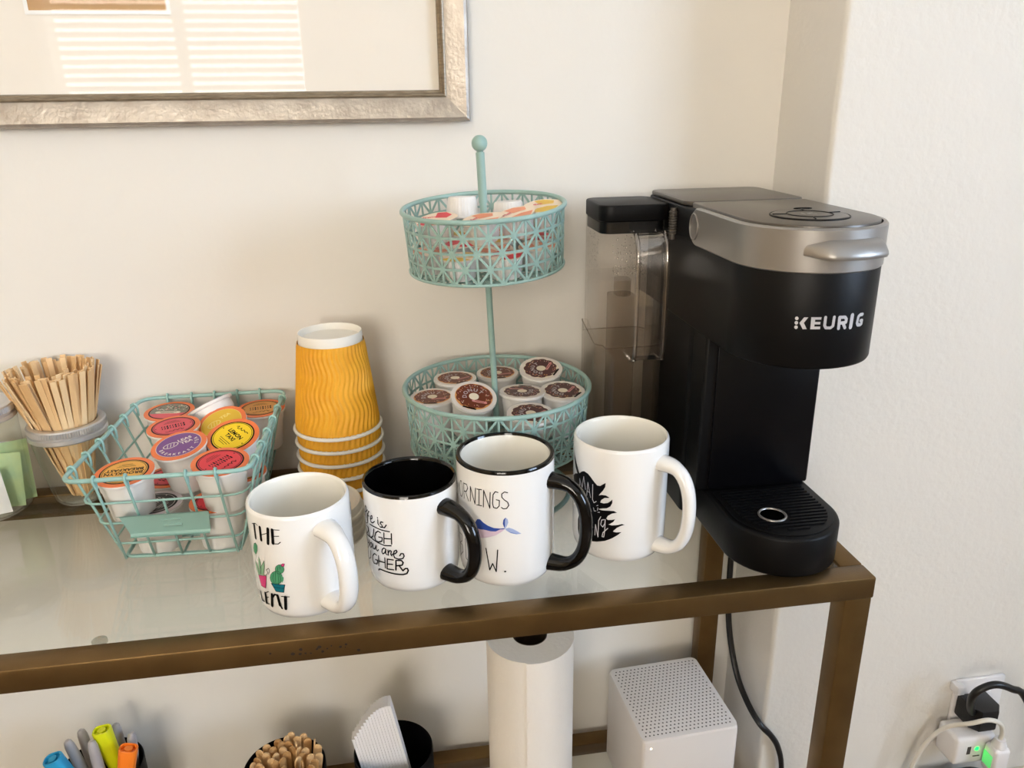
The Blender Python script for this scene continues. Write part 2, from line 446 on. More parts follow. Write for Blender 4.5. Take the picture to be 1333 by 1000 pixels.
PRINTS = {
 1: [
  ('s','ink',0.62,[(-144.4,84.4),(-137.2,86.6),(-133.7,85.4)]),
  ('s','ink',2.5,[(-140.0,85.0),(-140.5,72.3)]),
  ('s','ink',2.5,[(-130.2,84.7),(-130.6,73.0)]),
  ('s','ink',2.5,[(-118.8,85.3),(-121.1,71.6)]),
  ('s','ink',0.62,[(-128.6,78.3),(-120.0,81.2)]),
  ('s','ink',2.5,[(-113.5,85.0),(-114.5,72.7)]),
  ('s','ink',0.62,[(-113.3,85.1),(-105.2,85.2)]),
  ('s','ink',0.62,[(-113.1,79.3),(-106.6,79.8)]),
  ('s','ink',0.75,[(-114.6,72.5),(-108.3,72.8),(-105.6,74.5)]),
  ('p','green',0.0,[(-146.7,65.5),(-142.0,67.8),(-139.1,65.9),(-140.6,60.9),(-145.4,55.8),(-149.5,57.2),(-150.3,60.6)]),
  ('s','ink',0.31,[(-146.7,65.5),(-142.0,67.8),(-139.1,65.9),(-140.6,60.9),(-145.4,55.8),(-142.0,51.3)]),
  ('s','teal_ink',0.5,[(-159.8,57.2),(-151.2,56.8)]),
  ('p','leaf',0.0,[(-150.2,49.1),(-144.7,46.8),(-141.9,38.3),(-145.8,37.0),(-149.2,41.5)]),
  ('p','leaf',0.0,[(-139.6,55.7),(-137.2,50.9),(-138.6,39.3),(-143.1,37.9),(-142.2,47.5)]),
  ('p','leaf',0.0,[(-130.3,54.4),(-130.9,48.8),(-134.7,39.9),(-140.8,38.6),(-137.3,47.1)]),
  ('s','ink',0.31,[(-139.6,55.7),(-137.2,50.9),(-139.7,39.0)]),
  ('s','ink',0.31,[(-134.7,39.9),(-130.9,48.8),(-130.3,54.4),(-137.3,47.1),(-140.5,39.7)]),
  ('s','ink',0.31,[(-150.2,49.1),(-144.7,46.8),(-142.4,38.1)]),
  ('p','pink',0.0,[(-145.8,37.0),(-129.7,40.3),(-133.8,28.0),(-142.0,27.9)]),
  ('s','ink',0.38,[(-145.8,37.0),(-129.7,40.3),(-133.8,28.0),(-142.0,27.9),(-145.2,37.2)]),
  ('s','ink',0.44,[(-133.8,40.2),(-129.5,41.2),(-126.4,44.7),(-128.8,46.3),(-124.8,48.7),(-123.6,46.7),(-126.1,42.9)]),
  ('p','green',0.0,[(-105.2,50.1),(-106.0,48.3),(-107.7,46.7),(-109.9,45.7),(-112.4,45.5),(-114.5,46.1),(-115.8,47.4),(-116.0,49.2),(-115.1,51.2),(-113.3,52.8),(-110.9,53.9),(-108.6,54.1),(-106.6,53.4),(-105.4,52.0)]),
  ('p','green',0.0,[(-108.3,42.2),(-109.5,39.3),(-112.0,36.9),(-115.3,35.3),(-118.9,34.8),(-122.2,35.5),(-124.2,37.3),(-124.5,40.0),(-123.0,43.0),(-120.2,45.7),(-116.6,47.4),(-113.1,47.8),(-110.3,46.9),(-108.6,44.9)]),
  ('s','ink',0.31,[(-105.2,50.1),(-106.0,48.3),(-107.7,46.7),(-109.9,45.7),(-112.4,45.5),(-114.5,46.1),(-115.8,47.4),(-116.0,49.2),(-115.1,51.2),(-113.3,52.8),(-110.9,53.9),(-108.6,54.1),(-106.6,53.4),(-105.4,52.0),(-105.2,50.1)]),
  ('s','ink',0.31,[(-108.3,42.2),(-109.5,39.3),(-112.0,36.9),(-115.3,35.3),(-118.9,34.8),(-122.2,35.5),(-124.2,37.3),(-124.5,40.0),(-123.0,43.0),(-120.2,45.7),(-116.6,47.4),(-113.1,47.8),(-110.3,46.9),(-108.6,44.9),(-108.3,42.2)]),
  ('s','dark_green',0.38,[(-118.6,45.6),(-120.7,39.8),(-119.3,35.3)]),
  ('s','dark_green',0.38,[(-115.8,47.3),(-117.4,40.3),(-117.1,35.1)]),
  ('s','dark_green',0.38,[(-112.9,47.3),(-113.3,40.8),(-114.7,35.6)]),
  ('s','dark_green',0.38,[(-111.1,46.1),(-110.6,41.1),(-112.0,37.2)]),
  ('p','green',0.0,[(-108.5,43.5),(-106.9,42.7),(-107.6,39.9),(-109.5,37.4),(-110.0,40.2)]),
  ('s','dark_green',0.38,[(-109.8,53.5),(-109.8,49.9)]),
  ('s','dark_green',0.38,[(-111.9,52.0),(-113.1,48.2)]),
  ('p','pink',0.0,[(-107.9,54.3),(-106.1,55.3),(-103.8,55.2),(-105.0,52.9),(-107.7,52.5)]),
  ('s','ink',0.31,[(-107.9,54.3),(-106.1,55.3),(-103.8,55.2),(-105.0,52.9),(-107.7,52.5),(-107.9,54.3)]),
  ('p','teal_ink',0.0,[(-123.8,35.0),(-106.5,35.8),(-108.0,32.4),(-108.9,28.6),(-118.6,28.4),(-121.2,32.2)]),
  ('s','ink',0.44,[(-123.8,35.0),(-106.5,35.8),(-108.0,32.4),(-108.9,28.6),(-118.6,28.4),(-121.2,32.2),(-123.6,35.1)]),
  ('s','ink',0.38,[(-121.2,32.2),(-108.0,32.4)]),
  ('s','ink',1.12,[(-150.6,21.5),(-150.8,14.2)]),
  ('s','ink',1.5,[(-145.3,21.5),(-144.5,13.6),(-140.1,13.7)]),
  ('s','ink',2.38,[(-135.5,23.2),(-135.7,13.6)]),
  ('s','ink',0.62,[(-135.1,23.5),(-129.5,26.0)]),
  ('s','ink',0.62,[(-135.3,18.5),(-130.3,20.7)]),
  ('s','ink',0.75,[(-135.9,13.1),(-130.8,14.0)]),
  ('s','ink',2.5,[(-124.6,24.5),(-126.7,13.1)]),
  ('s','ink',1.5,[(-125.4,20.6),(-120.8,25.2),(-117.6,25.1),(-116.1,17.0),(-113.4,13.1)]),
  ('s','ink',2.38,[(-117.2,24.9),(-115.5,15.7)]),
  ('s','ink',0.75,[(-112.3,24.6),(-103.2,24.9)]),
  ('s','ink',2.5,[(-107.7,24.5),(-109.0,13.2)]),
  ('s','ink',2.0,[(-5.0,85.0),(-5.5,75.0)]),
  ('s','ink',1.6,[(-5.0,63.0),(-5.5,53.0)]),
  ('s','ink',2.0,[(-4.5,38.0),(-4.0,16.0)]),
 ],
 2: [
  ('s','ink',1.02,[(-155.3,73.3),(-161.6,69.2),(-167.4,68.0),(-165.4,71.9),(-160.3,75.9),(-158.3,74.8),(-163.1,67.1),(-169.1,59.2),(-166.2,57.8)]),
  ('s','ink',1.02,[(-156.2,69.8),(-159.4,64.3),(-158.6,61.1)]),
  ('s','ink',1.02,[(-150.4,72.8),(-151.8,73.2),(-154.3,70.4),(-156.6,64.4),(-158.4,60.2),(-162.8,58.2)]),
  ('s','ink',0.77,[(-156.8,67.6),(-150.9,68.6)]),
  ('s','ink',1.02,[(-149.1,66.4),(-144.7,68.5),(-144.6,70.9),(-147.0,70.2),(-149.0,67.2),(-148.3,64.0),(-144.6,64.1),(-140.5,66.6)]),
  ('s','ink',1.09,[(-134.4,69.8),(-134.7,66.2),(-133.2,64.9)]),
  ('s','ink',1.15,[(-134.7,71.7),(-134.5,71.3)]),
  ('s','ink',1.09,[(-126.8,68.8),(-129.5,68.8),(-130.8,67.0),(-128.4,65.7),(-127.8,64.4),(-130.2,63.4),(-131.7,64.0)]),
  ('s','ink',1.09,[(-128.2,63.9),(-124.9,64.1),(-122.2,67.0)]),
  ('s','ink',1.09,[(-151.3,61.0),(-140.1,61.3),(-129.0,61.0),(-118.5,61.3)]),
  ('s','ink',1.02,[(-162.9,56.1),(-158.2,55.7),(-157.7,52.6),(-162.9,48.3),(-167.3,47.9)]),
  ('s','ink',1.09,[(-156.6,56.7),(-156.0,49.1),(-151.6,48.1),(-146.1,50.7),(-142.9,58.9)]),
  ('s','ink',1.09,[(-131.5,58.1),(-135.3,58.8),(-139.7,56.1),(-142.5,51.7),(-141.4,47.9),(-136.1,48.1),(-130.3,50.3),(-129.5,53.7),(-135.1,53.2)]),
  ('s','ink',1.09,[(-126.3,59.1),(-127.3,48.9)]),
  ('s','ink',1.09,[(-126.7,53.6),(-116.5,54.7)]),
  ('s','ink',1.09,[(-116.2,59.8),(-116.7,49.7)]),
  ('s','ink',1.09,[(-164.5,47.3),(-149.5,48.0),(-137.7,47.3),(-126.9,46.9),(-117.6,48.1)]),
  ('s','ink',1.02,[(-162.7,42.2),(-162.7,39.3),(-158.5,40.4),(-156.6,44.0),(-159.1,38.1),(-163.6,33.9)]),
  ('s','ink',1.02,[(-153.3,42.6),(-156.1,39.2),(-153.6,37.4),(-150.1,40.4),(-150.9,43.3),(-153.3,42.6)]),
  ('s','ink',1.02,[(-147.5,43.3),(-148.4,38.9),(-144.7,38.8),(-141.0,43.6),(-141.7,39.3),(-139.2,38.7),(-136.9,40.6)]),
  ('s','ink',1.09,[(-125.1,43.4),(-127.8,44.3),(-130.6,42.5),(-131.6,39.8),(-130.3,38.1),(-127.1,39.9),(-125.1,43.6),(-125.9,39.4),(-124.0,38.5)]),
  ('s','ink',1.09,[(-122.3,43.3),(-122.3,38.4)]),
  ('s','ink',1.09,[(-122.0,40.9),(-119.6,43.4),(-117.8,42.9),(-118.8,39.7),(-117.5,38.4)]),
  ('s','ink',1.09,[(-117.1,39.8),(-112.6,41.3),(-110.6,43.1),(-111.3,44.6),(-114.0,43.5),(-115.4,40.1),(-114.1,37.0),(-109.4,36.2),(-104.2,36.9),(-102.2,39.4),(-103.2,41.8),(-105.8,41.7),(-107.5,39.6)]),
  ('s','ink',1.02,[(-165.7,29.7),(-165.7,23.8),(-161.1,23.9),(-156.1,27.0),(-154.8,34.2)]),
  ('s','ink',1.02,[(-141.2,34.0),(-145.4,34.4),(-150.0,30.9),(-151.7,25.7),(-148.3,23.9),(-141.9,25.1),(-140.0,29.4),(-144.7,28.7)]),
  ('s','ink',1.02,[(-137.7,34.6),(-138.6,24.4)]),
  ('s','ink',1.02,[(-138.0,29.4),(-127.9,30.1)]),
  ('s','ink',1.02,[(-127.7,34.9),(-128.0,24.9)]),
  ('s','ink',1.15,[(-116.0,34.8),(-123.9,34.4),(-125.5,24.6),(-116.4,25.1)]),
  ('s','ink',1.15,[(-125.0,29.5),(-117.5,30.2)]),
  ('s','ink',1.28,[(-113.6,25.2),(-112.6,34.7),(-105.8,35.2),(-104.0,33.2),(-105.2,30.7),(-112.7,29.4)]),
  ('s','ink',1.28,[(-108.9,29.7),(-104.9,25.2),(-101.9,27.5),(-99.4,27.5),(-98.5,25.5),(-100.3,22.6),(-105.0,21.4),(-114.5,21.3),(-123.7,21.5),(-132.6,21.8),(-137.7,21.6),(-139.4,20.0)]),
 ],
 3: [
  ('s','ink',0.81,[(-173.3,89.0),(-172.9,83.0),(-168.2,89.8),(-167.7,79.7)]),
  ('s','ink',0.81,[(-161.6,94.0),(-164.3,88.1),(-162.7,79.9),(-159.4,79.5),(-156.9,83.4),(-157.0,90.5),(-158.7,94.5),(-161.6,94.0)]),
  ('s','ink',0.81,[(-153.5,94.6),(-153.6,79.9)]),
  ('s','ink',0.81,[(-153.5,94.1),(-147.8,94.7),(-146.0,91.7),(-148.6,87.9),(-153.0,86.9)]),
  ('s','ink',0.81,[(-150.3,87.5),(-145.3,79.8)]),
  ('s','ink',0.81,[(-142.2,80.6),(-141.4,94.4),(-135.2,79.5),(-133.8,94.6)]),
  ('s','ink',0.81,[(-131.9,94.2),(-125.8,94.7)]),
  ('s','ink',0.81,[(-129.0,94.4),(-129.7,79.7)]),
  ('s','ink',0.81,[(-132.6,79.4),(-126.1,79.7)]),
  ('s','ink',0.81,[(-124.1,79.0),(-123.1,94.6),(-116.3,78.9),(-115.4,93.6)]),
  ('s','ink',0.81,[(-106.6,94.2),(-109.6,94.8),(-112.1,91.9),(-113.0,83.9),(-111.9,80.0),(-108.2,79.5),(-105.5,81.9),(-105.2,86.9),(-108.6,87.4)]),
  ('s','ink',0.81,[(-96.1,94.1),(-99.4,94.8),(-102.5,92.9),(-102.5,89.9),(-99.6,87.4),(-96.1,85.4),(-94.9,82.4),(-97.4,79.5),(-101.0,79.3),(-103.1,80.5)]),
  ('p','whale_belly',0.0,[(-136.6,61.7),(-128.5,57.4),(-122.9,57.9),(-116.3,57.5),(-110.0,58.1),(-105.1,60.0),(-99.7,60.3),(-103.9,57.4),(-110.1,54.0),(-117.8,51.5),(-124.6,49.7),(-131.8,48.4),(-138.1,47.9)]),
  ('p','whale_blue',0.0,[(-137.4,60.5),(-132.5,66.0),(-128.8,66.5),(-124.7,64.2),(-118.8,62.1),(-112.4,60.8),(-105.0,60.7),(-100.4,61.1),(-99.6,60.3),(-105.1,59.8),(-110.0,57.7),(-116.3,57.3),(-122.9,57.6),(-128.5,57.0),(-135.2,56.9)]),
  ('p','whale_light',0.0,[(-100.2,61.1),(-101.9,65.4),(-101.2,68.9),(-98.8,71.2),(-96.4,69.4),(-95.8,66.3),(-97.7,62.8),(-99.2,60.7)]),
  ('p','whale_blue',0.0,[(-100.2,61.1),(-101.9,65.4),(-101.2,68.9),(-98.8,71.2),(-99.6,67.4),(-99.6,63.4)]),
  ('p','whale_light',0.0,[(-99.7,60.5),(-95.3,61.5),(-90.5,60.0),(-85.6,57.3),(-81.2,54.6),(-86.9,54.9),(-93.0,56.6),(-97.8,58.8)]),
  ('p','whale_mid',0.0,[(-97.8,58.8),(-93.0,57.1),(-86.9,55.4),(-81.2,54.6),(-86.9,54.8),(-93.0,56.3)]),
  ('s','ink',0.81,[(-169.8,41.1),(-168.0,19.6)]),
  ('s','ink',0.81,[(-169.8,41.1),(-162.2,41.4),(-162.9,35.3),(-169.2,31.1),(-161.7,31.4),(-160.9,25.3),(-168.0,19.3)]),
  ('s','ink',0.81,[(-154.6,40.5),(-153.8,21.6),(-148.0,19.9)]),
  ('s','ink',1.04,[(-122.2,40.1),(-118.2,19.5),(-114.5,26.3),(-110.5,18.8),(-108.3,40.0)]),
  ('s','ink',1.56,[(-100.5,19.3),(-100.0,19.3)]),
 ],
 4: [
  ('p','ink',0.0,[(-181.6,98.7),(-176.3,93.0),(-169.2,86.5),(-162.5,80.3),(-166.9,78.4),(-173.8,83.0),(-179.4,91.0)]),
  ('p','ink',0.0,[(-182.3,72.4),(-173.5,77.3),(-163.7,80.4),(-158.4,84.1),(-153.6,85.9),(-147.6,85.3),(-142.9,83.1),(-137.8,79.5),(-133.6,77.0),(-129.8,77.3),(-126.7,79.3),(-123.3,81.3),(-123.6,77.4),(-126.5,73.0),(-129.5,70.0),(-131.3,67.7),(-127.6,68.9),(-122.6,69.2),(-118.4,67.8),(-119.2,67.2),(-123.8,66.6),(-128.0,63.9),(-129.2,61.2),(-124.8,61.0),(-120.0,62.2),(-116.5,64.6),(-114.8,66.3),(-114.7,62.8),(-116.9,59.1),(-121.0,56.8),(-127.1,55.6),(-131.5,54.2),(-127.0,53.8),(-119.7,54.6),(-112.6,55.1),(-108.9,53.7),(-114.9,52.2),(-119.5,49.4),(-121.2,46.6),(-119.3,45.4),(-114.6,46.0),(-110.9,47.0),(-112.8,44.2),(-116.8,41.7),(-118.6,41.0),(-114.4,40.5),(-107.4,41.5),(-102.8,42.7),(-99.6,41.9),(-103.9,40.7),(-108.5,38.5),(-111.9,35.7),(-112.7,34.4),(-109.4,33.9),(-103.0,34.5),(-107.0,31.5),(-113.9,27.4),(-122.2,23.7),(-132.3,20.8),(-143.8,18.4),(-155.9,16.9),(-161.2,18.0),(-164.5,24.0),(-164.9,33.3),(-162.1,40.6),(-166.2,51.3),(-172.6,60.2),(-178.9,65.0)]),
  ('s','white_ink',0.6,[(-161.6,69.2),(-162.3,75.9),(-156.8,68.8),(-154.3,80.4),(-150.7,68.7)]),
  ('s','white_ink',0.6,[(-148.5,63.3),(-147.0,76.8),(-142.5,63.0)]),
  ('s','white_ink',0.5,[(-147.8,68.0),(-144.2,67.5)]),
  ('s','white_ink',0.7,[(-139.8,76.6),(-139.6,61.8),(-137.5,59.1),(-134.4,61.1)]),
  ('s','white_ink',0.5,[(-137.9,54.0),(-136.8,51.0),(-134.5,51.6)]),
  ('s','white_ink',0.5,[(-133.6,57.0),(-132.0,57.8)]),
  ('s','white_ink',0.5,[(-132.0,55.4),(-132.6,52.5)]),
  ('s','white_ink',0.5,[(-131.8,50.9),(-129.5,51.4)]),
  ('s','white_ink',0.7,[(-135.0,27.1),(-134.6,37.9),(-130.9,26.0),(-130.5,42.9),(-128.0,47.2)]),
  ('s','white_ink',0.7,[(-123.6,45.2),(-126.7,44.2),(-127.8,39.4),(-125.2,37.4),(-122.8,41.3),(-122.4,45.4),(-122.6,34.3),(-123.6,27.5),(-125.8,27.6),(-124.7,31.9),(-119.0,37.1)]),
  ('s','white_ink',0.6,[(-158.1,32.7),(-156.8,20.2)]),
  ('s','white_ink',0.5,[(-152.2,21.3),(-153.0,32.5),(-148.8,22.5)]),
 ],
 5: [
  ('p','logo',0.0,[(-116.6,236.4),(-116.7,235.8),(-117.0,235.3),(-117.4,235.0),(-118.0,234.9),(-118.5,235.2),(-118.9,235.6),(-119.1,236.3),(-119.0,236.9),(-118.7,237.4),(-118.3,237.7),(-117.7,237.8),(-117.2,237.5),(-116.8,237.1)]),
  ('p','logo',0.0,[(-116.6,233.0),(-116.7,232.3),(-117.0,231.8),(-117.4,231.5),(-118.0,231.4),(-118.5,231.7),(-118.9,232.2),(-119.1,232.8),(-119.0,233.4),(-118.7,233.9),(-118.3,234.2),(-117.7,234.3),(-117.2,234.0),(-116.8,233.6)]),
  ('p','logo',0.0,[(-116.5,229.5),(-116.6,228.8),(-116.9,228.3),(-117.3,228.0),(-117.9,227.9),(-118.4,228.2),(-118.8,228.7),(-119.0,229.3),(-118.9,229.9),(-118.6,230.4),(-118.2,230.7),(-117.6,230.8),(-117.1,230.6),(-116.7,230.1)]),
  ('p','logo',0.0,[(-112.9,237.5),(-110.0,237.6),(-112.7,233.1),(-110.2,228.3),(-113.0,228.1),(-115.7,232.9)]),
  ('p','logo',0.0,[(-108.0,237.8),(-100.8,237.9),(-100.9,236.0),(-105.1,235.9),(-105.1,234.2),(-101.2,234.2),(-101.2,232.2),(-105.2,232.2),(-105.2,230.5),(-100.9,230.5),(-100.9,228.4),(-107.8,228.3)]),
  ('s','logo',2.2,[(-97.9,237.9),(-97.9,231.3),(-96.8,229.4),(-93.3,229.3),(-91.6,230.7),(-91.4,237.9)]),
  ('s','logo',2.5,[(-86.9,228.4),(-87.1,237.3),(-82.7,237.1),(-81.3,235.4),(-81.4,232.9),(-85.9,232.6)]),
  ('s','logo',2.5,[(-83.7,232.4),(-81.6,228.5)]),
  ('s','logo',3.3,[(-76.2,238.0),(-76.5,228.4)]),
  ('s','logo',2.7,[(-65.2,237.1),(-68.0,237.2),(-69.7,236.1),(-70.4,231.1),(-69.3,229.3),(-66.6,229.0),(-65.1,229.5),(-64.9,232.2),(-66.8,232.3)]),
 ],
}
# ------------------------------------------------------------------ room shell
RX0, RX1, H = -2.2, RIGHT, 2.5
BX, BY = 0.435, 0.751          # chimney-breast corner: its side plane and its front plane
mb = MB(); mb.box((RX0 - .1, REAR - .1, -.08), (RX1 + .1, WALL + .1, 0)); struct('floor', mb, 'floor')
mb = MB(); mb.box((RX0 - .1, REAR - .1, H), (RX1 + .1, WALL + .1, H + .08)); struct('ceiling', mb, 'ceiling')
mb = MB(); mb.box((RX0 - .1, WALL, 0), (BX, WALL + .1, H)); struct('wall_back', mb, 'wall')
mb = MB(); mb.prism(rrect(BX, BY, RX1 + .1, WALL + .1, .006, 4), 0, H); struct('wall_front', mb, 'wall_rough')
mb = MB(); mb.box((RX0 - .1, REAR, 0), (RX0, WALL, H)); struct('wall_left', mb, 'wall_bounce_tan')
def holed(name, ax, p0, p1, a0, a1, win, swap):
    """straight wall with one window opening; ax runs along the wall"""
    wa, wb, za, zb = win; mb = MB()
    def bx(u0, u1, z0, z1):
        if swap: mb.box((p0, u0, z0), (p1, u1, z1))
        else: mb.box((u0, p0, z0), (u1, p1, z1))
    bx(a0, wa, 0, H); bx(wb, a1, 0, H); bx(wa, wb, 0, za); bx(wa, wb, zb, H)
    struct(name, mb, 'wall' if swap else 'wall_bounce_tan')
    fr = MB(); t = .05
    def fb(m_, u0, u1, q0, q1, z0, z1):
        if swap: m_.box((p0 + (p1 - p0) * q0, u0, z0), (p0 + (p1 - p0) * q1, u1, z1))
        else: m_.box((u0, p0 + (p1 - p0) * q0, z0), (u1, p0 + (p1 - p0) * q1, z1))
    for u0, u1, z0, z1 in ((wa, wa + t, za, zb), (wb - t, wb, za, zb), (wa + t, wb - t, za, za + t), (wa + t, wb - t, zb - t, zb)): fb(fr, u0, u1, 0, 1.1, z0, z1)
    fb(fr, (wa + wb) / 2 - .02, (wa + wb) / 2 + .02, 0, .7, za + t, zb - t)
    w = struct('window_1' if not swap else 'window_2', fr, 'white_frame')
    pane = MB(); fb(pane, wa + t, wb - t, .3, .34, za + t, zb - t); mk('pane', pane, 'picture_glass', w)
    sl = MB(); fb(sl, wa + t + .005, wb - t - .005, .72, 1.02, 0, .0022)
    sl.v = [p - Vector((0, 0 if swap else REAR - .013, 0)) for p in sl.v]; sm = mesh_of('slat', sl, 'slat')
    z = za + t + .03
    while z < zb - t - .03: put('slat', sm, w, (0, 0, z)) if swap else put('slat', sm, w, (0, REAR + .01, z + .0), (radians(38), 0, 0)); z += .045 if swap else .038
# p1 is the room side of each wall
holed('wall_rear', 'x', REAR - .1, REAR, RX0 - .1, RX1 + .1, (-1.5, -.3, .95, 2.15), False)
holed('wall_right', 'y', RX1 + .1, RX1, REAR, BY, (-1.9, -.5, .95, 2.15), True)
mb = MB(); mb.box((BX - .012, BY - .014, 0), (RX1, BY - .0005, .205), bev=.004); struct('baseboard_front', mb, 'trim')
mb = MB(); mb.box((RX0, WALL - .012, 0), (BX - .013, WALL - .0005, .12), bev=.004); struct('baseboard_back', mb, 'trim')

# ------------------------------------------------------------------ console table
XL, XR, YF, YB = -0.92, 0.400, 0.534, 0.853
tab = thing('console_table', 'bronze metal console table with a clear glass top and glass lower shelf', 'table', (-.26, .69, 0))
mb = MB(); mb.box((XL, YF, T - .020), (XR, YF + .022, T + .0012), bev=.0016); mk('rail', mb, 'bronze', tab)
st = MB(); rng = random.Random(3)
for k in range(16):
    cx = -.075 + rng.gauss(0, .016); cz = T - .0105 + rng.uniform(-.005, .004); rr = rng.uniform(.0006, .0016)
    o = [(cx + rr * cos(a * pi / 4) * rng.uniform(.7, 1.3), YF - .00025, cz + rr * sin(a * pi / 4)) for a in range(8)]
    st.add(o, [tuple(range(8))])
mk('wear_spot', st, 'black_stain', tab, label='dark worn speckles on the bronze front rail')
mb = MB(); mb.box((XL, YB - .022, T - .020), (XR, YB, T + .0012), bev=.0016); mb.box((XL + .022, YB - .047, T - .0125), (XR - .022, YB - .022, T - .008)); mk('rail', mb, 'bronze', tab)
for xa in (XR - .022, XL):
    mb = MB(); mb.box((xa, YF + .022, T - .020), (xa + .022, YB - .022, T + .0012), bev=.0016); mk('rail', mb, 'bronze', tab)
for xa in (XR - .026, XL):
    for ya in (YF + .001, YB - .023):
        mb = MB(); mb.box((xa, ya, 0), (xa + .025, ya + .022, T - .0202), bev=.0012); mk('leg', mb, 'bronze', tab)
gx0, gx1, gy0, gy1 = XL + .0225, XR - .0232, YF + .0232, YB - .0225
mb = MB(); mb.box((gx0, gy0, T - .0075), (gx1, gy1, T)); mk('glass_top', mb, 'glass', tab)
for ya in (YF, YB - .022):
    mb = MB(); mb.box((XL + .025, ya, S - .018), (XR - .026, ya + .022, S + .001), bev=.0012); mk('shelf_rail', mb, 'bronze', tab)
for xa in (XR - .022, XL):
    mb = MB(); mb.box((xa, YF + .023, S - .018), (xa + .022, YB - .023, S + .001), bev=.0012); mk('shelf_rail', mb, 'bronze', tab)
mb = MB(); mb.box((gx0, gy0, S - .006), (gx1, gy1, S)); mk('glass_shelf', mb, 'glass', tab)
for bx, by, bz in ((-.246, YF + .0265, T + .0005), (.366, YF + .017, T - .0215)):
    mb = MB(); mb.lathe([(0, .0022), (.0035, .002), (.0058, .0005), (.006, -.002), (0, -.002)], 20, c=(bx, by, bz)); mk('bumper', mb, 'rubber_clear', tab, label='small clear rubber bumper')

# ------------------------------------------------------------------ framed picture
FX0, FX1, FZ0, FZ1 = -.598, .0895, T + .3775, T + .935
pic = thing('framed_picture', 'large framed picture with cream mat and textured silver frame on the wall', 'picture', (-.254, WALL, T + .65))
def mould(x0, z0, x1, z1, prof, nx, nz):
    """moulding along one side; prof = (distance in from the outer edge, distance out from the wall)"""
    mb = MB(); a = []; b = []
    d = Vector((x1 - x0, 0, z1 - z0)).normalized()
    for u, y in prof:
        a.append(Vector((x0, WALL - y, z0)) + Vector((nx, 0, nz)) * u + d * u)
        b.append(Vector((x1, WALL - y, z1)) + Vector((nx, 0, nz)) * u - d * u)
    n = len(prof); mb.add(a + b, [(i, i + 1, n + i + 1, n + i) for i in range(n - 1)]); return mb
face = [(0, .001), (0, .016), (.0012, .0185), (.004, .0195), (.013, .0178), (.0225, .0152), (.0235, .0148)]
lip = [(.0235, .0148), (.0238, .0162), (.0252, .0168), (.0266, .0160), (.0276, .0128), (.0292, .0120), (.0300, .0100), (.0304, .0085)]
for x0, z0, x1, z1, nx, nz in ((FX1, FZ0, FX0, FZ0, 0, 1), (FX0, FZ0, FX0, FZ1, 1, 0), (FX0, FZ1, FX1, FZ1, 0, -1), (FX1, FZ1, FX1, FZ0, -1, 0)):
    f_ = mk('frame_side', mould(x0, z0, x1, z1, face, nx, nz), 'frame_silver', pic, angle=25)
    mk('inner_lip', mould(x0, z0, x1, z1, lip, nx, nz), 'frame_dark', f_, angle=25, label='dark antiqued inner lip')
PX0, PX1, PZ0, PZ1 = -.315, -.194, T + .4805, T + .66
mb = MB(); mb.box((FX0 + .028, WALL - .0070, FZ0 + .028), (FX1 - .028, WALL - .0016, FZ1 - .028)); mk('mat_board', mb, 'mat_board', pic)
mb = MB(); mb.box((PX0, WALL - .0074, PZ0), (PX1, WALL - .0071, PZ1)); mk('print', mb, 'print', pic, label='small tan print set in the mat')
mb = MB(); q = .0035
for lo, hi in (((PX0 - q, PZ0 - q), (PX1 + q, PZ0)), ((PX0 - q, PZ1), (PX1 + q, PZ1 + q)), ((PX0 - q, PZ0), (PX0, PZ1)), ((PX1, PZ0), (PX1 + q, PZ1))):
    mb.box((lo[0], WALL - .0078, lo[1]), (hi[0], WALL - .0071, hi[1]))
mk('mat_bevel', mb, 'mat_bevel', pic)
mb = MB(); yy = WALL - .0088; mb.add([(FX0 + .028, yy, FZ0 + .028), (FX1 - .028, yy, FZ0 + .028), (FX1 - .028, yy, FZ1 - .028), (FX0 + .028, yy, FZ1 - .028)], [(0, 1, 2, 3)])
mk('glazing', mb, 'picture_glass', pic)

# ------------------------------------------------------------------ coffee maker
KC = .598; KX0, KX1 = .272, .392; KCX = .332
km = thing('coffee_maker', 'black single-serve coffee maker with silver top band and clear water tank', 'coffee maker', (.33, .68, T))
# base with drip tray
mb = MB(); mb.prism(dshape(.284, .388, .80, .596, rb=.01), T + .0015, T + .040, bev=.003); mk('drip_tray', mb, 'black_matte', km, angle=50)
dg = MB(); dg.prism(dshape(.2895, .3825, .640, .596), T + .0402, T + .0412, bev=.0003); grate = mk('drip_grate', dg, 'black_matte', km, angle=30)
rb = MB(); cxg, r_ = .336, .041
for k in range(15):
    y = .6335 - k * .0053; hw = r_ if y > .596 else sqrt(max(r_ * r_ - (.596 - y) ** 2, 0.0))
    if hw < .006: hw = .006
    if k == 14: hw = .010
    spans = [(cxg - hw, cxg + hw)]
    if abs(y - .586) < .0155: e = sqrt(.0155 ** 2 - (y - .586) ** 2); spans = [(cxg - hw, .3245 - e), (.3245 + e, cxg + hw)]
    for a, b in spans:
        if b - a > .003: rb.box((a, y - .0011, T + .0411), (b, y + .0011, T + .0428))
mk('grate_rib', rb, 'black_matte', grate)
mb = MB(); mb.torus((.3245, .586, T + .0418), .0118, .0011, 32, 8); mk('steel_ring', mb, 'silver', grate, label='bright steel ring round the drain hole')
mb = MB(); mb.lathe([(0, 0), (.0112, 0)], 32, c=(.3245, .586, T + .0415)); mk('drain_hole', mb, 'hole_black', grate)
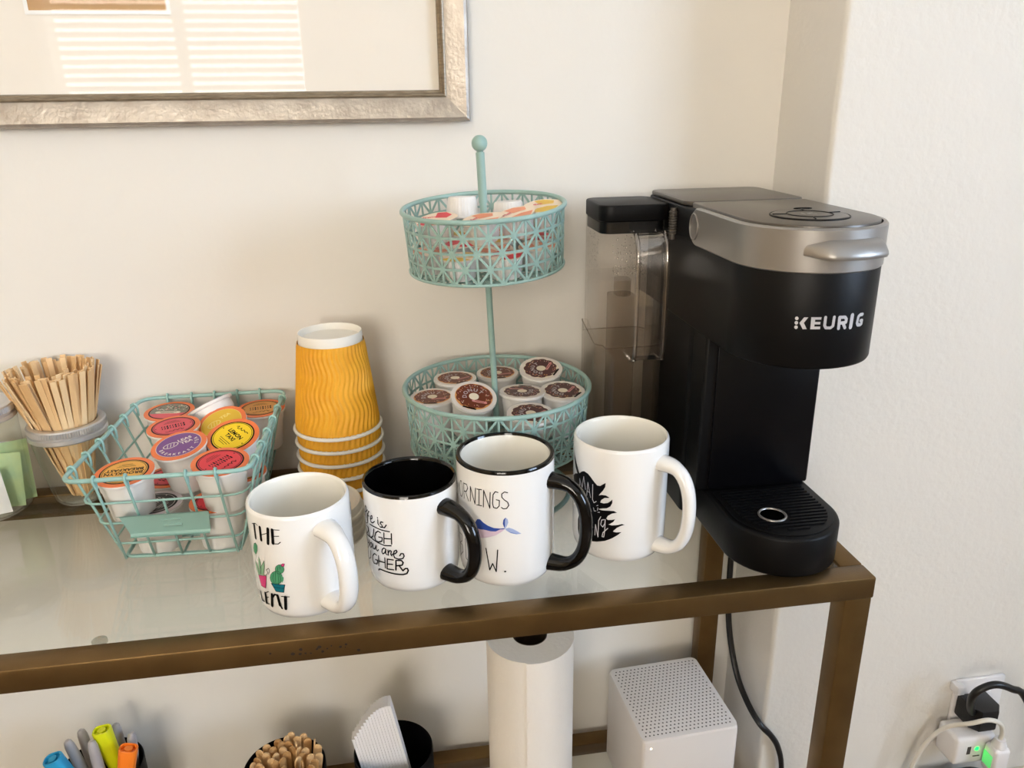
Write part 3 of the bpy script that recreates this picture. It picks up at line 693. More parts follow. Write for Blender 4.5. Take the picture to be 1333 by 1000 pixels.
# column
mb = MB(); mb.prism(rrect(.2755, .645, .390, .822, .003), T + .040, T + .20, bev=.002); col = mk('column', mb, 'black_matte', km, angle=50)
mb = MB(); mb.box((.2865, .6425, T + .0425), (.3865, .6455, T + .198), bev=.001); mk('column_panel', mb, 'black_panel', col)
mb = MB(); mb.prism(rrect(KX0 + .0012, .672, KX1 - .0012, .822, .010), T + .0015, T + .302, bev=.002); mk('rear_housing', mb, 'black_plastic', km, angle=50)
# brew head
mb = MB(); mb.prism(dshape(KX0, KX1, .800, KC, n=40, rb=.010), T + .195, T + .275, bev=.0025); head = mk('brew_head', mb, 'black_plastic', km, angle=50)
wrap_print('logo', 5, KCX, KC, .06, head, T, label='silver brand lettering')
# satin band with rounded hinge ends
def band(z0, z1, r, yend, t):
    mb = MB(); path = []; s0 = 0
    L = yend - KC; hh = (z1 - z0) / 2; zm = (z0 + z1) / 2
    tot = 2 * L + pi * r; N = 84; rows = []
    for i in range(N + 1):
        u = i / N
        s_ = tot * u
        if i < 12: s_ = L * .28 * (1 - cos(pi / 2 * i / 12)) ; 
        e = s_
        if s_ < L: p = Vector((KCX - r, yend - s_, 0)); nrm = Vector((-1, 0, 0))
        elif s_ < L + pi * r: a = pi + (s_ - L) / r; p = Vector((KCX + r * cos(a), KC + r * sin(a), 0)); nrm = Vector((cos(a), sin(a), 0))
        else: p = Vector((KCX + r, KC + (s_ - L - pi * r), 0)); nrm = Vector((1, 0, 0))
        d = min(s_, tot - s_); R = .013
        cut = 0.0 if d >= R else R - sqrt(max(R * R - (R - d) ** 2, 0))
        h = hh - cut
        rows.append((p, nrm, zm - h, zm + h))
    v = []; f = []; c = .0015
    for p, nn, a, b in rows:
        v += [p - nn * t + Vector((0, 0, a)), p - nn * c + Vector((0, 0, a)), p + Vector((0, 0, a + c)), p + Vector((0, 0, b - c)), p - nn * c + Vector((0, 0, b)), p - nn * t + Vector((0, 0, b))]
    for i in range(len(rows) - 1):
        for k in range(5): f.append((i * 6 + k, (i + 1) * 6 + k, (i + 1) * 6 + k + 1, i * 6 + k + 1))
    f.append(tuple(range(6))); f.append(tuple(len(v) - 6 + k for k in reversed(range(6)))); mb.add(v, f); return mb
bnd = mk('silver_band', band(T + .2705, T + .3045, .0610, .690, .004), 'silver', km, angle=35, label='satin silver band round the brew head')
mb = MB(); pts = [(KX0 - .0016, .681 + .0092 * cos(2 * pi * k / 32), T + .2876 + .0115 * sin(2 * pi * k / 32)) for k in range(32)]
mb.tube(pts, .0008, 6, True); mk('hinge_ring', mb, 'silver', bnd)
mb = MB(); NH = 40; sec = [(-.001, .0088), (.0030, .0076), (.0070, .0040), (.0100, -.0012), (.0106, -.0036), (.0098, -.0054), (.0060, -.0062), (-.001, -.0058)]
v = []; f = []; m_ = len(sec)
for k in range(NH + 1):
    u = k / NH; az = radians(-31 + 68 * u); e = min(1.0, min(u * 3.0, (1 - u) * 9)); e = e * e * (3 - 2 * e)
    for dr, dz in sec:
        rr = .0606 + (dr if dr < 0 else dr * e); v.append((KCX + rr * sin(az), KC - rr * cos(az), T + .2880 + dz * (.55 + .45 * e)))
for k in range(NH):
    for q in range(m_ - 1): f.append((k * m_ + q, k * m_ + q + 1, (k + 1) * m_ + q + 1, (k + 1) * m_ + q))
mb.add(v, f); mk('handle', mb, 'silver', bnd, angle=50)
mb = MB(); mb.prism(dshape(KX0 + .0045, KX1 - .0045, .705, KC, n=40), T + .272, T + .3062, bev=.0012); lid = mk('lid', mb, 'grey_top', km, angle=40, label='dark graphite lid with round buttons')
mb = MB(); mb.prism(rrect(KX0 + .001, .707, KX1 - .001, .818, .012), T + .3025, T + .3066, bev=.001); mk('rear_cover', mb, 'grey_top', km, angle=40)
zt = T + .3063
def ellipse_ring(cx, cy, a, b, w, z, n=56):
    mb = MB(); mb.tube([(cx + a * cos(2 * pi * k / n), cy + b * sin(2 * pi * k / n), z) for k in range(n)], w, 6, True); return mb
mb = MB(); mb.lathe([(0, .0014), (.029, .0012), (.0305, 0)], 56, c=(.334, .597, zt)); mk('button_ring', mb, 'grey_top', lid)
mk('button_groove', ellipse_ring(.334, .597, .0305, .0305, .0007, zt + .0003), 'black_matte', lid)
mk('button_groove', ellipse_ring(.334, .597, .0178, .0178, .0006, zt + .0013), 'black_matte', lid)
mb = MB()
for a in (10, 75, 170, 250): mb.box((.018, -.0005, .0012), (.0295, .0005, .0018)); n_ = 8; mb.v[-n_:] = [Matrix.Translation((.334, .597, zt)) @ Matrix.Rotation(radians(a), 4, 'Z') @ p for p in mb.v[-n_:]]
mk('button_divider', mb, 'black_matte', lid)
mb = MB()
for tr in (ribbon([(-.0055, -.003), (-.0055, .003)], .0013), ribbon([(.004, .0035), (-.002, 0), (.004, -.0035)], .0014)):
    lay(mb, tr, lambda p: Vector((.334 + p[0], .597 + p[1], zt + .00165)))
mk('button_icon', mb, 'logo', lid)
mb = MB(); mb.tube([(.350 + .008 * cos(a * pi / 12) , .638 + .0035 * sin(a * pi / 12), zt + .0002) for a in range(24)], .0004, 5, True); mk('small_button', mb, 'black_matte', lid)
# water tank on the machine's side
RXA, RXB, RYA, RYB = .2025, .2690, .745, .816
mb = MB(); mb.prism(rrect(RXA, RYA, RXB, RYB, .012), T + .012, T + .284, top=False); tank = mk('water_tank', mb, 'clear_plastic', km, angle=50, label='clear plastic water tank with moulded grip')
mb = MB(); mb.prism(rrect(RXA + .0025, RYA + .0025, RXB - .0025, RYB - .0025, .010), T + .014, T + .226); mk('water', mb, 'water', tank, angle=50)
mb = MB()
for sx in (-.0145, .0145):     # two edges and the strap of the grip
    pass
sp = [(RYA + .001, T + .282 - .008), (RYA - .012, T + .274), (RYA - .020, T + .266), (RYA - .023, T + .254), (RYA - .0235, T + .235), (RYA - .0235, T + .165), (RYA - .022, T + .150), (RYA - .012, T + .147), (RYA + .001, T + .147)]
xa, xb = .234, .263
v = []; f = []
for i, (y, z) in enumerate(sp):
    y2 = y + .004; v += [(xa, y, z), (xb, y, z), (xb, y2, z - .003 if i < 3 else z), (xa, y2, z - .003 if i < 3 else z)]
for i in range(len(sp) - 1):
    for k in range(4): f.append((i * 4 + k, i * 4 + (k + 1) % 4, (i + 1) * 4 + (k + 1) % 4, (i + 1) * 4 + k))
mb.add(v, f)
for x in (xa, xb): mb.tube([(x, y + .002, z) for y, z in sp], .0025, 8)
mk('grip', mb, 'handle_plastic', tank, angle=60)
dr = MB(); rng = random.Random(8)
for k in range(420):
    if k % 3: x = rng.uniform(RXA + .012, RXB - .012); z = T + .232 + abs(rng.gauss(0, .018)); y = RYA + .0006; ax = 1
    else: y = rng.uniform(RYA + .012, RYB - .012); z = T + .222 + rng.uniform(0, .05); x = RXA + .0006; ax = 0
    if z > T + .272: continue
    r = rng.uniform(.0003, .0009); o_ = Vector((x, y, z))
    t1 = Vector((1, 0, 0)) if ax else Vector((0, 1, 0)); nn = Vector((0, 1, 0)) if ax else Vector((1, 0, 0))
    dr.add([o_ + t1 * r * cos(a * pi / 3) + Vector((0, 0, r * sin(a * pi / 3))) for a in range(6)] + [o_ + nn * r * .7], [(a, (a + 1) % 6, 6) for a in range(6)])
d_ = mk('water_droplets', dr, 'droplet', tank, angle=60); d_['kind'] = 'stuff'
mb = MB(); mb.prism(rrect(.222, .763, .248, .795, .008), T + .014, T + .205); mb.prism(rrect(.228, .768, .243, .79, .006), T + .205, T + .222); mk('filter_holder', mb, 'filter_grey', tank, angle=50)
mb = MB(); mb.prism(rrect(RXA - .0005, RYA - .0005, RXB + .003, RYB + .001, .013), T + .2845, T + .3005, bev=.0015); mk('tank_lid', mb, 'black_plastic', km, angle=45)
mb = MB(); mb.prism(rrect(RXA + .001, RYA + .001, RXB - .001, RYB - .001, .011), T + .273, T + .2844); mk('lid_collar', mb, 'black_plastic', km, angle=45)
dk = MB(); pl = rrect(RXA - .0025, RYA - .0025, RXB + .0025, RYB + .002, .013)
v = [(x, y, T + .001) for x, y in pl] + [(x, y, T + .158 + (.014 if x < RXA + .001 and y > RYB - .02 else 0) + (.003 if x < RXA + .006 and y < RYA + .02 else 0)) for x, y in pl]; n_ = len(pl)
dk.add(v, [(k, (k + 1) % n_, n_ + (k + 1) % n_, n_ + k) for k in range(n_)]); dock = mk('tank_dock', dk, 'smoke_plastic', km, angle=50, label='smoky clear dock round the tank foot')
mb = MB(); mb.tube([Vector(p) for p in v[n_:]], .0007, 6, True); mk('dock_edge', mb, 'filter_grey', dock)
mb = MB(); mb.prism(rrect(RXA - .004, RYA - .004, RXB + .004, RYB + .004, .014), T + .0008, T + .012, bev=.002); mk('dock_foot', mb, 'black_plastic', km, angle=45)
mb = MB()
for k in range(9): mb.torus((.2700, .7335, T + .274 + k * .0025), .0032, .0011, 14, 6)
mb.lathe([(0, -.004), (.003, -.004), (.003, .026), (0, .026)], 14, c=(.2700, .7335, T + .272)); mk('ribbed_post', mb, 'grey_top', km)
# mains lead
cp = [(.352, .818, T + .02), (.385, .838, T + .022), (.4105, .843, T + .010), (.4135, .840, T - .06), (.4125, .836, T - .20), (.4145, .828, T - .27), (.4195, .806, T - .325), (.4225, .775, T - .347), (.4275, .7470, T - .358), (.4440, .7440, T - .378), (.4560, .7440, T - .400), (.4640, .7430, T - .436), (.468, .742, T - .52), (.475, .735, T - .690), (.482, .72, .004), (.50, .68, .004)]
def smooth(pts, k=6):
    P = [Vector(p) for p in pts]; out = []
    for i in range(len(P) - 1):
        p0 = P[max(i - 1, 0)]; p1 = P[i]; p2 = P[i + 1]; p3 = P[min(i + 2, len(P) - 1)]
        for j in range(k):
            t = j / k; out.append(0.5 * ((2 * p1) + (p2 - p0) * t + (2 * p0 - 5 * p1 + 4 * p2 - p3) * t * t + (3 * p1 - p0 - 3 * p2 + p3) * t ** 3))
    out.append(P[-1]); return out
mb = MB(); mb.tube(smooth(cp), (.0042, .0030), 10); mk('power_cord', mb, 'black_cord', km, angle=60)

# ------------------------------------------------------------------ mugs
def mug(label, c, R, Hh, th, key, handle, zt_, zb_, reach, h_mat='porcelain', in_mat=None, rim_mat=None, azp=0.0, wa=.0072, wb=.0056):
    cx, cy = c; g = thing('coffee_mug', label, 'mug', (cx, cy, T), group='mugs in a row on the glass top')
    t = .0038; e = .0045
    prof = [(0, .0012), (R * .72, .0012), (R * .76, .0002), (R * .84, .0002), (R * .92, .0022), (R * .975, .007), (R, .014), (R, Hh - .003), (R - .0008, Hh - .0008), (R - t / 2, Hh)]
    inn = [(R - t / 2, Hh), (R - t + .0008, Hh - .0008), (R - t, Hh - .003), (R - t, .016), (R - t - .004, .009), (R - t - .012, .0065), (0, .006)]
    k = len(prof)
    if in_mat is None:
        mb = MB(); mb.lathe(prof + inn[1:], 72, mis=[0] * (k - 1) + [1] * (len(inn) - 1), c=(cx, cy, T)); body = mk('body', mb, ['porcelain', 'porcelain_in'], g)
    else:
        mb = MB(); mb.lathe(prof, 72, c=(cx, cy, T)); body = mk('body', mb, 'porcelain', g)
        mb = MB(); mb.lathe([(R + .0002, Hh - .0022), (R - .0004, Hh - .0002), (R - t / 2, Hh + .0003)] + [(r, z) for r, z in inn[1:]], 72, c=(cx, cy, T)); mk('interior', mb, in_mat, g, label='glossy black interior and rim')
    if rim_mat:
        mb = MB(); mb.lathe([(R + .0002, Hh - .0026), (R + .0001, Hh - .0012), (R - .0006, Hh + .0001), (R - t / 2, Hh + .0004), (R - t + .0004, Hh - .0002), (R - t - .0002, Hh - .0018)], 72, c=(cx, cy, T)); mk('rim', mb, rim_mat, g, label='thin black rim')
    az = radians(handle); d = Vector((cos(az), sin(az), 0)); o = Vector((cx, cy, T))
    zt = zt_; zb = zb_; out = reach - R
    def q(u, z): return o + d * (R + u) + Vector((0, 0, z))
    hm = (zt + zb) / 2; hh = (zt - zb) / 2
    path = [q(-.0025, zt)]
    for k in range(25):
        a = pi / 2 - pi * k / 24; ca, sa = cos(a), sin(a)
        sx = abs(ca) ** .74 ; sz = (abs(sa) ** .92) * (1 if sa >= 0 else -1)
        path.append(q(.003 + (out - .003) * sx, hm + hh * sz))
    path.append(q(-.0025, zb))
    n = len(path); rad = []
    for k in range(n):
        u = min(k, n - 1 - k) / 4.0; s_ = 1.0 + .35 * max(0, 1 - u)
        rad.append((wa * s_, wb * s_))
    tv = Vector((-sin(az), cos(az), 0))
    mb = MB(); mb.tube(path, rad, 14, ref=tuple(tv)); mk('handle', mb, h_mat, g, angle=70, label='glossy black handle' if h_mat == 'black_glaze' else None)
    wrap_print('print', key, cx, cy, R, g, T)
    return g
m1 = mug('white mug printed with potted cacti, front of the row beside the wire basket', (-.0883, .599), .0413, .0955, .0038, 1, -56, .0800, .0140, .0705, wa=.0080, wb=.0058)
m2 = mug('white mug with black inside and curly black lettering', (.0034, .6188), .0403, .0940, .0038, 2, -47, .0770, .0135, .0725, 'black_glaze', 'black_glaze', wa=.0066, wb=.0056)
m3 = mug('white mug with thin black rim, black handle and blue whale tail print', (.0863, .6144), .0425, .1120, .0038, 3, -32, .0920, .0120, .0745, 'black_glaze', None, 'black_glaze', wa=.0066, wb=.0056)
m4 = mug('all-white tall mug with black flame-shaped print beside the coffee maker', (.196, .635), .0432, .1120, .0038, 4, -49, .0945, .0130, .0720)

# ------------------------------------------------------------------ stack of upside-down paper cups
def paper_cup():
    R0, R1, h = .0440, .0325, .104
    N = 46 * 6; rows = 44; mb = MB(); v = []; f = []
    z0, z1 = .0042, h - .0095
    for i in range(rows + 1):
        u = i / rows; z = z0 + (z1 - z0) * u; base = R0 - .0001 + (R1 - R0) * (z / h)
        fade = min(1, min(u, 1 - u) * 18)
        for k in range(N):
            a = 2 * pi * k / N
            ph = 46 * a + 2.6 * sin(2 * pi * z / .040 + .6)
            r = base + fade * .00075 * cos(ph); v.append((r * cos(a), r * sin(a), z))
    for i in range(rows):
        for k in range(N): k2 = (k + 1) % N; f.append((i * N + k, i * N + k2, (i + 1) * N + k2, (i + 1) * N + k))
    mb.add(v, f); sleeve = mesh_of('sleeve', mb, 'cup_yellow', 80)
    mb = MB()
    rr = lambda z: R0 - .0011 + (R1 - R0) * (z / h)
    mb.lathe([(rr(0) - .0008, 0), (rr(z1) - .0003, z1), (rr(h) + .0006, h - .0006), (rr(h) + .0002, h), (rr(h) - .0004, h - .0003), (rr(h) - .0006, h - .007), (0, h - .007)], 64)
    wall = mesh_of('cup_wall', mb, 'cup_white')
    mb = MB(); mb.torus((0, 0, .0021), R0 + .0003, .0020, 64, 8); rim = mesh_of('rolled_rim', mb, 'cup_white')
    return sleeve, wall, rim
sl_, wl_, rm_ = paper_cup()
NC = 6; names = ['sixth and lowest', 'fifth from the top', 'fourth from the top', 'third from the top', 'second from the top', 'topmost']
for k in range(NC):
    c = thing('paper_cup', 'yellow rippled paper cup upside down, %s of its stack' % names[k], 'paper cup', (-.066 + .0004 * sin(k * 2.3), .790 + .0004 * cos(k * 1.7), T + .0006 + .0150 * k), (0, 0, k * .4), group='upside-down stack of yellow paper cups')
    put('sleeve', sl_, c); put('cup_wall', wl_, c); put('rolled_rim', rm_, c)

# stack of plastic cup lids
mb = MB(); R = .0435
mb.lathe([(R, 0), (R + .0006, .0015), (R, .003), (R - .001, .0034), (R - .0022, .0095), (R - .003, .0102), (R - .0045, .0098), (R - .006, .0080), (R - .0075, .0074), (.012, .0074), (0, .0074)], 64)
cl = mesh_of('cup_lid', mb, 'lid_white', 50)
ln = ['lowest', 'third from the top', 'second from the top', 'topmost']
for k in range(4):
    o = put('cup_lid', cl, None, (-.086 + .0008 * (k % 2), .697 - .0006 * k, T + .0004 + .0088 * k), (0, 0, k))
    tag(o, 'off-white cup lid in front of the yellow cups, %s of its stack' % ln[k], 'cup lid', 'stack of cup lids')

# ------------------------------------------------------------------ coffee and tea pods
def pod_cup(rt, rb_, h, band_col=None):
    mb = MB()
    mb.lathe([(0, .0015), (rb_ * .80, .0015), (rb_ * .84, 0), (rb_ * .97, 0), (rb_, .0012), (rt * .86, h * .72), (rt * .885, h * .725), (rt * .90, h - .0036), (rt * .985, h - .0030), (rt, h - .0022), (rt, h - .0008), (rt * .985, h)], 48)
    return mesh_of('cup', mb, 'pod_white', 30)
POD_TEA = pod_cup(.0255, .0185, .044); POD_DON = pod_cup(.0232, .0172, .046)
def disc(mb, r, z, mi, n=44, r0=0.0):
    if r0 > 0: mb.lathe([(r0, z), (r, z)], n, mi)
    else: mb.lathe([(r, z), (0, z)], n, mi)
def flat_disc(mb, r, z, mi, n=44):
    mb.add([(r * cos(2 * pi * k / n), r * sin(2 * pi * k / n), z) for k in range(n)], [tuple(range(n))], mi)
def arc_text(mb, s, size, rad, a0, z, mi, flip=1):
    """letters one by one round the lid; a0 = middle azimuth in degrees"""
    n = len(s); step = size * .92 / rad
    for i, ch in enumerate(s):
        if ch == ' ': continue
        a = radians(a0) - flip * (i - (n - 1) / 2) * step
        rot = a - pi / 2 if flip > 0 else a + pi / 2
        for t in text_tris(ch, size):
            lay(mb, [t], lambda p: Vector((rad * cos(a) + p[0] * cos(rot) - p[1] * sin(rot), rad * sin(a) + p[0] * sin(rot) + p[1] * cos(rot), z)), mi)
def line_text(mb, s, size, x, y, z, mi):
    lay(mb, text_tris(s, size), lambda p: Vector((x + p[0], y + p[1], z)), mi)
def squiggle(mb, x, y, w, amp, z, mi, wd=.0007):
    pts = []
    for k in range(22): u = k / 21; pts.append((x - w / 2 + w * u + .0006 * sin(9 * u * pi), y + amp * sin(7.3 * pi * u) * (1.2 - u) + .0012 * u))
    lay(mb, ribbon(pts, wd), lambda p: Vector((p[0], p[1], z)), mi)
def fine(mb, rows, z, mi, wd=.00035):
    for x, y, w in rows: lay(mb, ribbon([(x - w / 2, y), (x + w / 2, y)], wd), lambda p: Vector((p[0], p[1], z)), mi)
Z1, Z2, Z3 = .0001, .0002, .0003
def tea_lid(ring, inner, ink, words, style):
    mats = [ring, 'ink', inner, ink, 'cream_ink', 'foil_white']
    lid = MB(); lid.lathe([(.0253, -.0006), (.0253, 0), (0, 0)], 44, 0); lm = mesh_of('foil_lid', lid, [ring])
    pr = MB()
    if style != 'white': flat_disc(pr, .0208, Z1, 1)
    flat_disc(pr, .0194 if style != 'white' else .0208, Z2, 2)
    if style == 'plain':
        pr.lathe([(.0186, Z3), (.0181, Z3)], 44, 3)
        squiggle(pr, 0, .0105, .017, .0017, Z3, 3)
        for i, w in enumerate(words):
            if w: line_text(pr, w, .0062, 0, .0030 - .0060 * i, Z3, 3)
            else:      # print too small to read in the photo: rows of short upright dashes
                for q in range(9): lay(pr, ribbon([(-.0104 + .0026 * q, .0016 - .0046 * i), (-.0100 + .0026 * q, .0042 - .0046 * i)], .0009 if q % 3 else .0015), lambda p: Vector((p[0], p[1], Z3)), 3)
        fine(pr, [(0, -.0085, .016), (0, -.0105, .013), (0, -.0125, .009)], Z3, 3, .0005)
        for sx in (-1, 1): lay(pr, ribbon([(sx * .0165, 0), (sx * .0166, .0002)], .0013), lambda p: Vector((p[0], p[1], Z3)), 3)
    elif style == 'white':
        pr.lathe([(.0208, Z3), (.0203, Z3)], 44, 3)
        ov = [(-.0065 + .0068 * cos(2 * pi * k / 20), .0035 + .0042 * sin(2 * pi * k / 20)) for k in range(21)]
        lay(pr, ribbon(ov, .0009), lambda p: Vector((p[0], p[1], Z3)), 3)
        for dx in (-.003, 0, .003): lay(pr, ribbon([(-.0065 + dx - .001, .001), (-.0065 + dx + .001, .006)], .0007), lambda p: Vector((p[0], p[1], Z3)), 3)
        for i, w in enumerate(words[:-1]): line_text(pr, w, .0062, .0075, .0065 - .0062 * i, Z3, 3)
        arc_text(pr, words[-1], .0048, .0165, -90, Z3, 3, -1)
    elif style == 'leafy':
        rr_ = random.Random(5)
        lay(pr, fill([(.0192 * cos(radians(a)), .0192 * sin(radians(a))) for a in range(-15, 206, 10)]), lambda p: Vector((p[0], p[1], Z3 - .00005)), 3)
        for k in range(60):
            a = rr_.uniform(.2, pi - .2); r = rr_.uniform(.004, .0185); x = r * cos(a); y = r * sin(a)
            lay(pr, ribbon([(x, y), (x + rr_.uniform(-.002, .002), y + rr_.uniform(-.002, .002))], .0009), lambda p: Vector((p[0], p[1], Z3)), rr_.choice([2, 1, 4, 5]))
        lay(pr, ribbon([(-.0105, -.004), (.0105, -.004)], .0056), lambda p: Vector((p[0], p[1], Z3)), 4)
        fine(pr, [(0, -.0030, .017), (0, -.0052, .013)], Z3 + .0001, 1, .0008)
    return lm, mesh_of('lid_print', pr, mats)
def donut_lid(dark, spin):
    mats = ['foil_white', 'donut_dark' if dark else 'donut', 'dough', 'cream_ink', 'rose_ink', 'silver_foil', 'ink']
    lid = MB(); lid.lathe([(.0230, -.0006), (.0230, 0), (0, 0)], 44, 0); lm = mesh_of('foil_lid', lid, ['foil_white'])
    pr = MB(); rr_ = random.Random(11 + spin)
    flat_disc(pr, .0190, Z1, 2 if not dark else 3)
    sc = [((.0172 + .0014 * abs(sin(5.5 * a))) * cos(a) , (.0165 + .0014 * abs(sin(5.5 * a))) * sin(a) + .0008) for a in [2 * pi * k / 88 for k in range(88)]]
    lay(pr, fill(sc), lambda p: Vector((p[0], p[1], Z2)), 1)
    flat_disc(pr, .0050, Z3, 3, 24)
    for k in range(46):
        a = rr_.uniform(0, 2 * pi); r = rr_.uniform(.0125, .0162); x = r * cos(a); y = r * sin(a) ; b = rr_.uniform(0, pi)
        lay(pr, ribbon([(x - .0006 * cos(b), y - .0006 * sin(b)), (x + .0006 * cos(b), y + .0006 * sin(b))], .0006), lambda p: Vector((p[0], p[1], Z3)), rr_.choice([3, 4, 2]))
    arc_text(pr, 'DONUT', .0062, .0092, 130, Z3 + .0001, 5)
    lay(pr, ribbon([(.001, -.0062), (.0135, -.0050)], .0030), lambda p: Vector((p[0], p[1], Z3)), 4)
    fine(pr, [(.0072, -.0056, .009)], Z3 + .0001, 1, .0007)
    lay(pr, ribbon([(-.006, -.0175), (.006, -.0175)], .0022), lambda p: Vector((p[0], p[1], Z3)), 6)
    return lm, mesh_of('lid_print', pr, mats)
def pod(label, loc, h, cup, lid, normal=(0, 0, 1), spin=0.0, group=None):
    """loc = middle of the lid"""
    n = Vector(normal).normalized(); base = Vector(loc) - n * h
    o = thing('coffee_pod', label, 'coffee pod', base, up_euler(n, radians(spin)), group)
    put('cup', cup, o); l = put('foil_lid', lid[0], o, (0, 0, h + .0004)); put('lid_print', lid[1], l, (0, 0, 0))
    return o
G1 = 'pods heaped in the wire basket'
LID = {
 'amber': tea_lid('orange', 'amber', 'ink', ['BROOKLYN', 'BREAKFAST'], 'plain'),
 'purple': tea_lid('orange', 'purple', 'foil_white', ['LEAS', 'TEA', 'BREAKFAST TEA'], 'white'),
 'red': tea_lid('orange', 'red', 'ink', ['', ''], 'plain'),
 'yellow': tea_lid('orange', 'yellow', 'ink', ['LEMON', 'TAXI'], 'plain'),
 'rose': tea_lid('orange', 'rose', 'ink', ['', ''], 'plain'),
 'leafy': tea_lid('orange', 'rose', 'sage', [], 'leafy'),
 'gold': tea_lid('orange', 'gold', 'gold_pale', ['TEA', ''], 'white'),
 'ochre': tea_lid('orange', 'amber_dark', 'ink', ['', ''], 'plain'),
 'silver': tea_lid('silver_foil', 'pod_black', 'foil_white', ['', ''], 'plain'),
}
def bars(kind):   # illegible print on the red, rose and ochre lids
    pass
TR = T + .0895
pod('tea pod with amber BROOKLYN BREAKFAST lid near the basket label plate', (-.2485, .6850, TR - .0020), .044, POD_TEA, LID['amber'], (-.02, -.10, 1), 182, G1)
pod('tea pod with purple lid behind the amber one in the wire basket', (-.2105, .7265, TR + .0030), .044, POD_TEA, LID['purple'], (-.08, -.16, 1), 28, G1)
pod('tea pod with bright red lid at the front of the wire basket', (-.1650, .6830, TR + .0020), .044, POD_TEA, LID['red'], (.02, -.10, 1), 232, G1)
pod('tea pod with yellow LEMON TAXI lid in the wire basket', (-.1640, .7420, TR + .0020), .044, POD_TEA, LID['yellow'], (-.06, -.34, 1), -52, G1)
pod('tea pod with rose-red lid behind the purple one', (-.2280, .7790, TR + .0020), .044, POD_TEA, LID['rose'], (-.02, -.06, 1), 200, G1)
pod('tea pod with grey-and-red patterned lid at the back of the basket', (-.2440, .8290, TR + .0000), .044, POD_TEA, LID['leafy'], (0, -.04, 1), -8, G1)
pod('tea pod with gold lid and pale emblem, tilted, mid basket', (-.1830, .7870, TR - .0010), .044, POD_TEA, LID['gold'], (-.18, -.36, 1), 32, G1)
pod('tea pod with brownish amber lid in the back corner of the basket', (-.1500, .8280, TR - .0030), .044, POD_TEA, LID['ochre'], (0, -.02, 1), 190, G1)
pod('white pod tipped steeply on its side at the back of the basket', (-.2035, .8310, TR + .0040), .044, POD_TEA, LID['silver'], (-.50, .36, 1), 0, G1)
low = [((-.2330, .6985), 'silver', 'lower white pod with silver and black lid showing through the basket front'), ((-.1755, .6950), 'red', 'lower white pod with orange-edged lid under the red one'),
       ((-.2010, .7480), 'ochre', None), ((-.2330, .7560), 'rose', None), ((-.1640, .7530), 'amber', 'lower white pod behind the wires on the mug side of the basket'), ((-.2300, .8080), 'red', None), ((-.1700, .8060), 'silver', None)]
for (x, y), key, lb in low:
    if (x, y) == (-.2010, .7480): continue
    pod(lb or 'white pod in the covered lower layer of the wire basket', (x, y, T + .0470), .044, POD_TEA, LID[key], (0, 0, 1), (x * 9000) % 360, G1)

# ------------------------------------------------------------------ teal wire basket
bk = thing('wire_basket', 'teal wire basket with label plate holding assorted pods', 'basket', (-.207, .757, T))
RIMC = [(-.2915, .6560), (-.1345, .6530), (-.1260, .8570), (-.2790, .8590)]     # rim corners, counter-clockwise from the front
BASC = [(-.2600, .6790), (-.1565, .6730), (-.1500, .8380), (-.2560, .8420)]
ZR, ZB = T + .0950, T + .0026
def rounded(c, r, n=5):
    out = []
    for i in range(4):
        p0 = Vector(c[i - 1]); p1 = Vector(c[i]); p2 = Vector(c[(i + 1) % 4]); a = p1 + (p0 - p1).normalized() * r; b = p1 + (p2 - p1).normalized() * r
        for k in range(n + 1):
            t = k / n; out.append((1 - t) ** 2 * a + 2 * t * (1 - t) * p1 + t * t * b)
    return out
def lerp_c(t): return [Vector(RIMC[i]).lerp(Vector(BASC[i]), t) for i in range(4)]
mb = MB(); mb.tube([(p.x, p.y, ZR) for p in rounded(RIMC, .016, 6)], .0021, 10, True); mk('rim', mb, 'teal_wire', bk, angle=70)
for t in (.28, .53, .79):
    mb = MB(); z = ZR + (ZB - ZR) * t; mb.tube([(p.x, p.y, z) for p in rounded(lerp_c(t), .014 * (1 - t) + .008, 4)], .0011, 8, True); mk('wire_hoop', mb, 'teal_wire', bk, angle=70)
mb = MB(); mb.tube([(p.x, p.y, ZB + .002) for p in rounded(BASC, .010, 4)], .0014, 8, True); mk('wire_hoop', mb, 'teal_wire', bk, angle=70)
def hoop_wire(i0, i1, u, skip=False):
    """one bent wire: over the rim, down side i0, under the floor, up the opposite side i1"""
    def at(side, uu, t):
        k = (.66, .79)[side % 2]; ut = .5 + (uu - .5) * k      # the wires run parallel down the flared sides
        a = Vector(RIMC[side]).lerp(Vector(RIMC[(side + 1) % 4]), ut); b = Vector(BASC[side]).lerp(Vector(BASC[(side + 1) % 4]), uu); p = a.lerp(b, t)
        return Vector((p.x, p.y, ZR + (ZB - ZR) * t))
    c0 = Vector((-.207, .757, 0)); path = []
    for side, uu in ((i0, u), (i1, 1 - u)):
        top = at(side, uu, 0); inn = (Vector((c0.x, c0.y, top.z)) - top); inn.z = 0
        e = (Vector(RIMC[(side + 1) % 4]) - Vector(RIMC[side])).normalized(); nn = Vector((-e.y, e.x, 0))
        seg = [top + nn * .0032 + Vector((0, 0, -.010)), top + nn * .0034 + Vector((0, 0, -.002)), top + nn * .0024 + Vector((0, 0, .0026)), top + Vector((0, 0, .0038)), top - nn * .0024 + Vector((0, 0, .0026)), top - nn * .0032, at(side, uu, .10) - nn * .0014, at(side, uu, .28) - nn * .0012, at(side, uu, .6) - nn * .0012, at(side, uu, .985)]
        if skip and side == i0: seg = seg[7:]
        path.append(seg)
    p = path[0] + list(reversed(path[1]))
    mb = MB(); mb.tube(p, .00125, 8); mk('wire', mb, 'teal_wire', bk, angle=70)
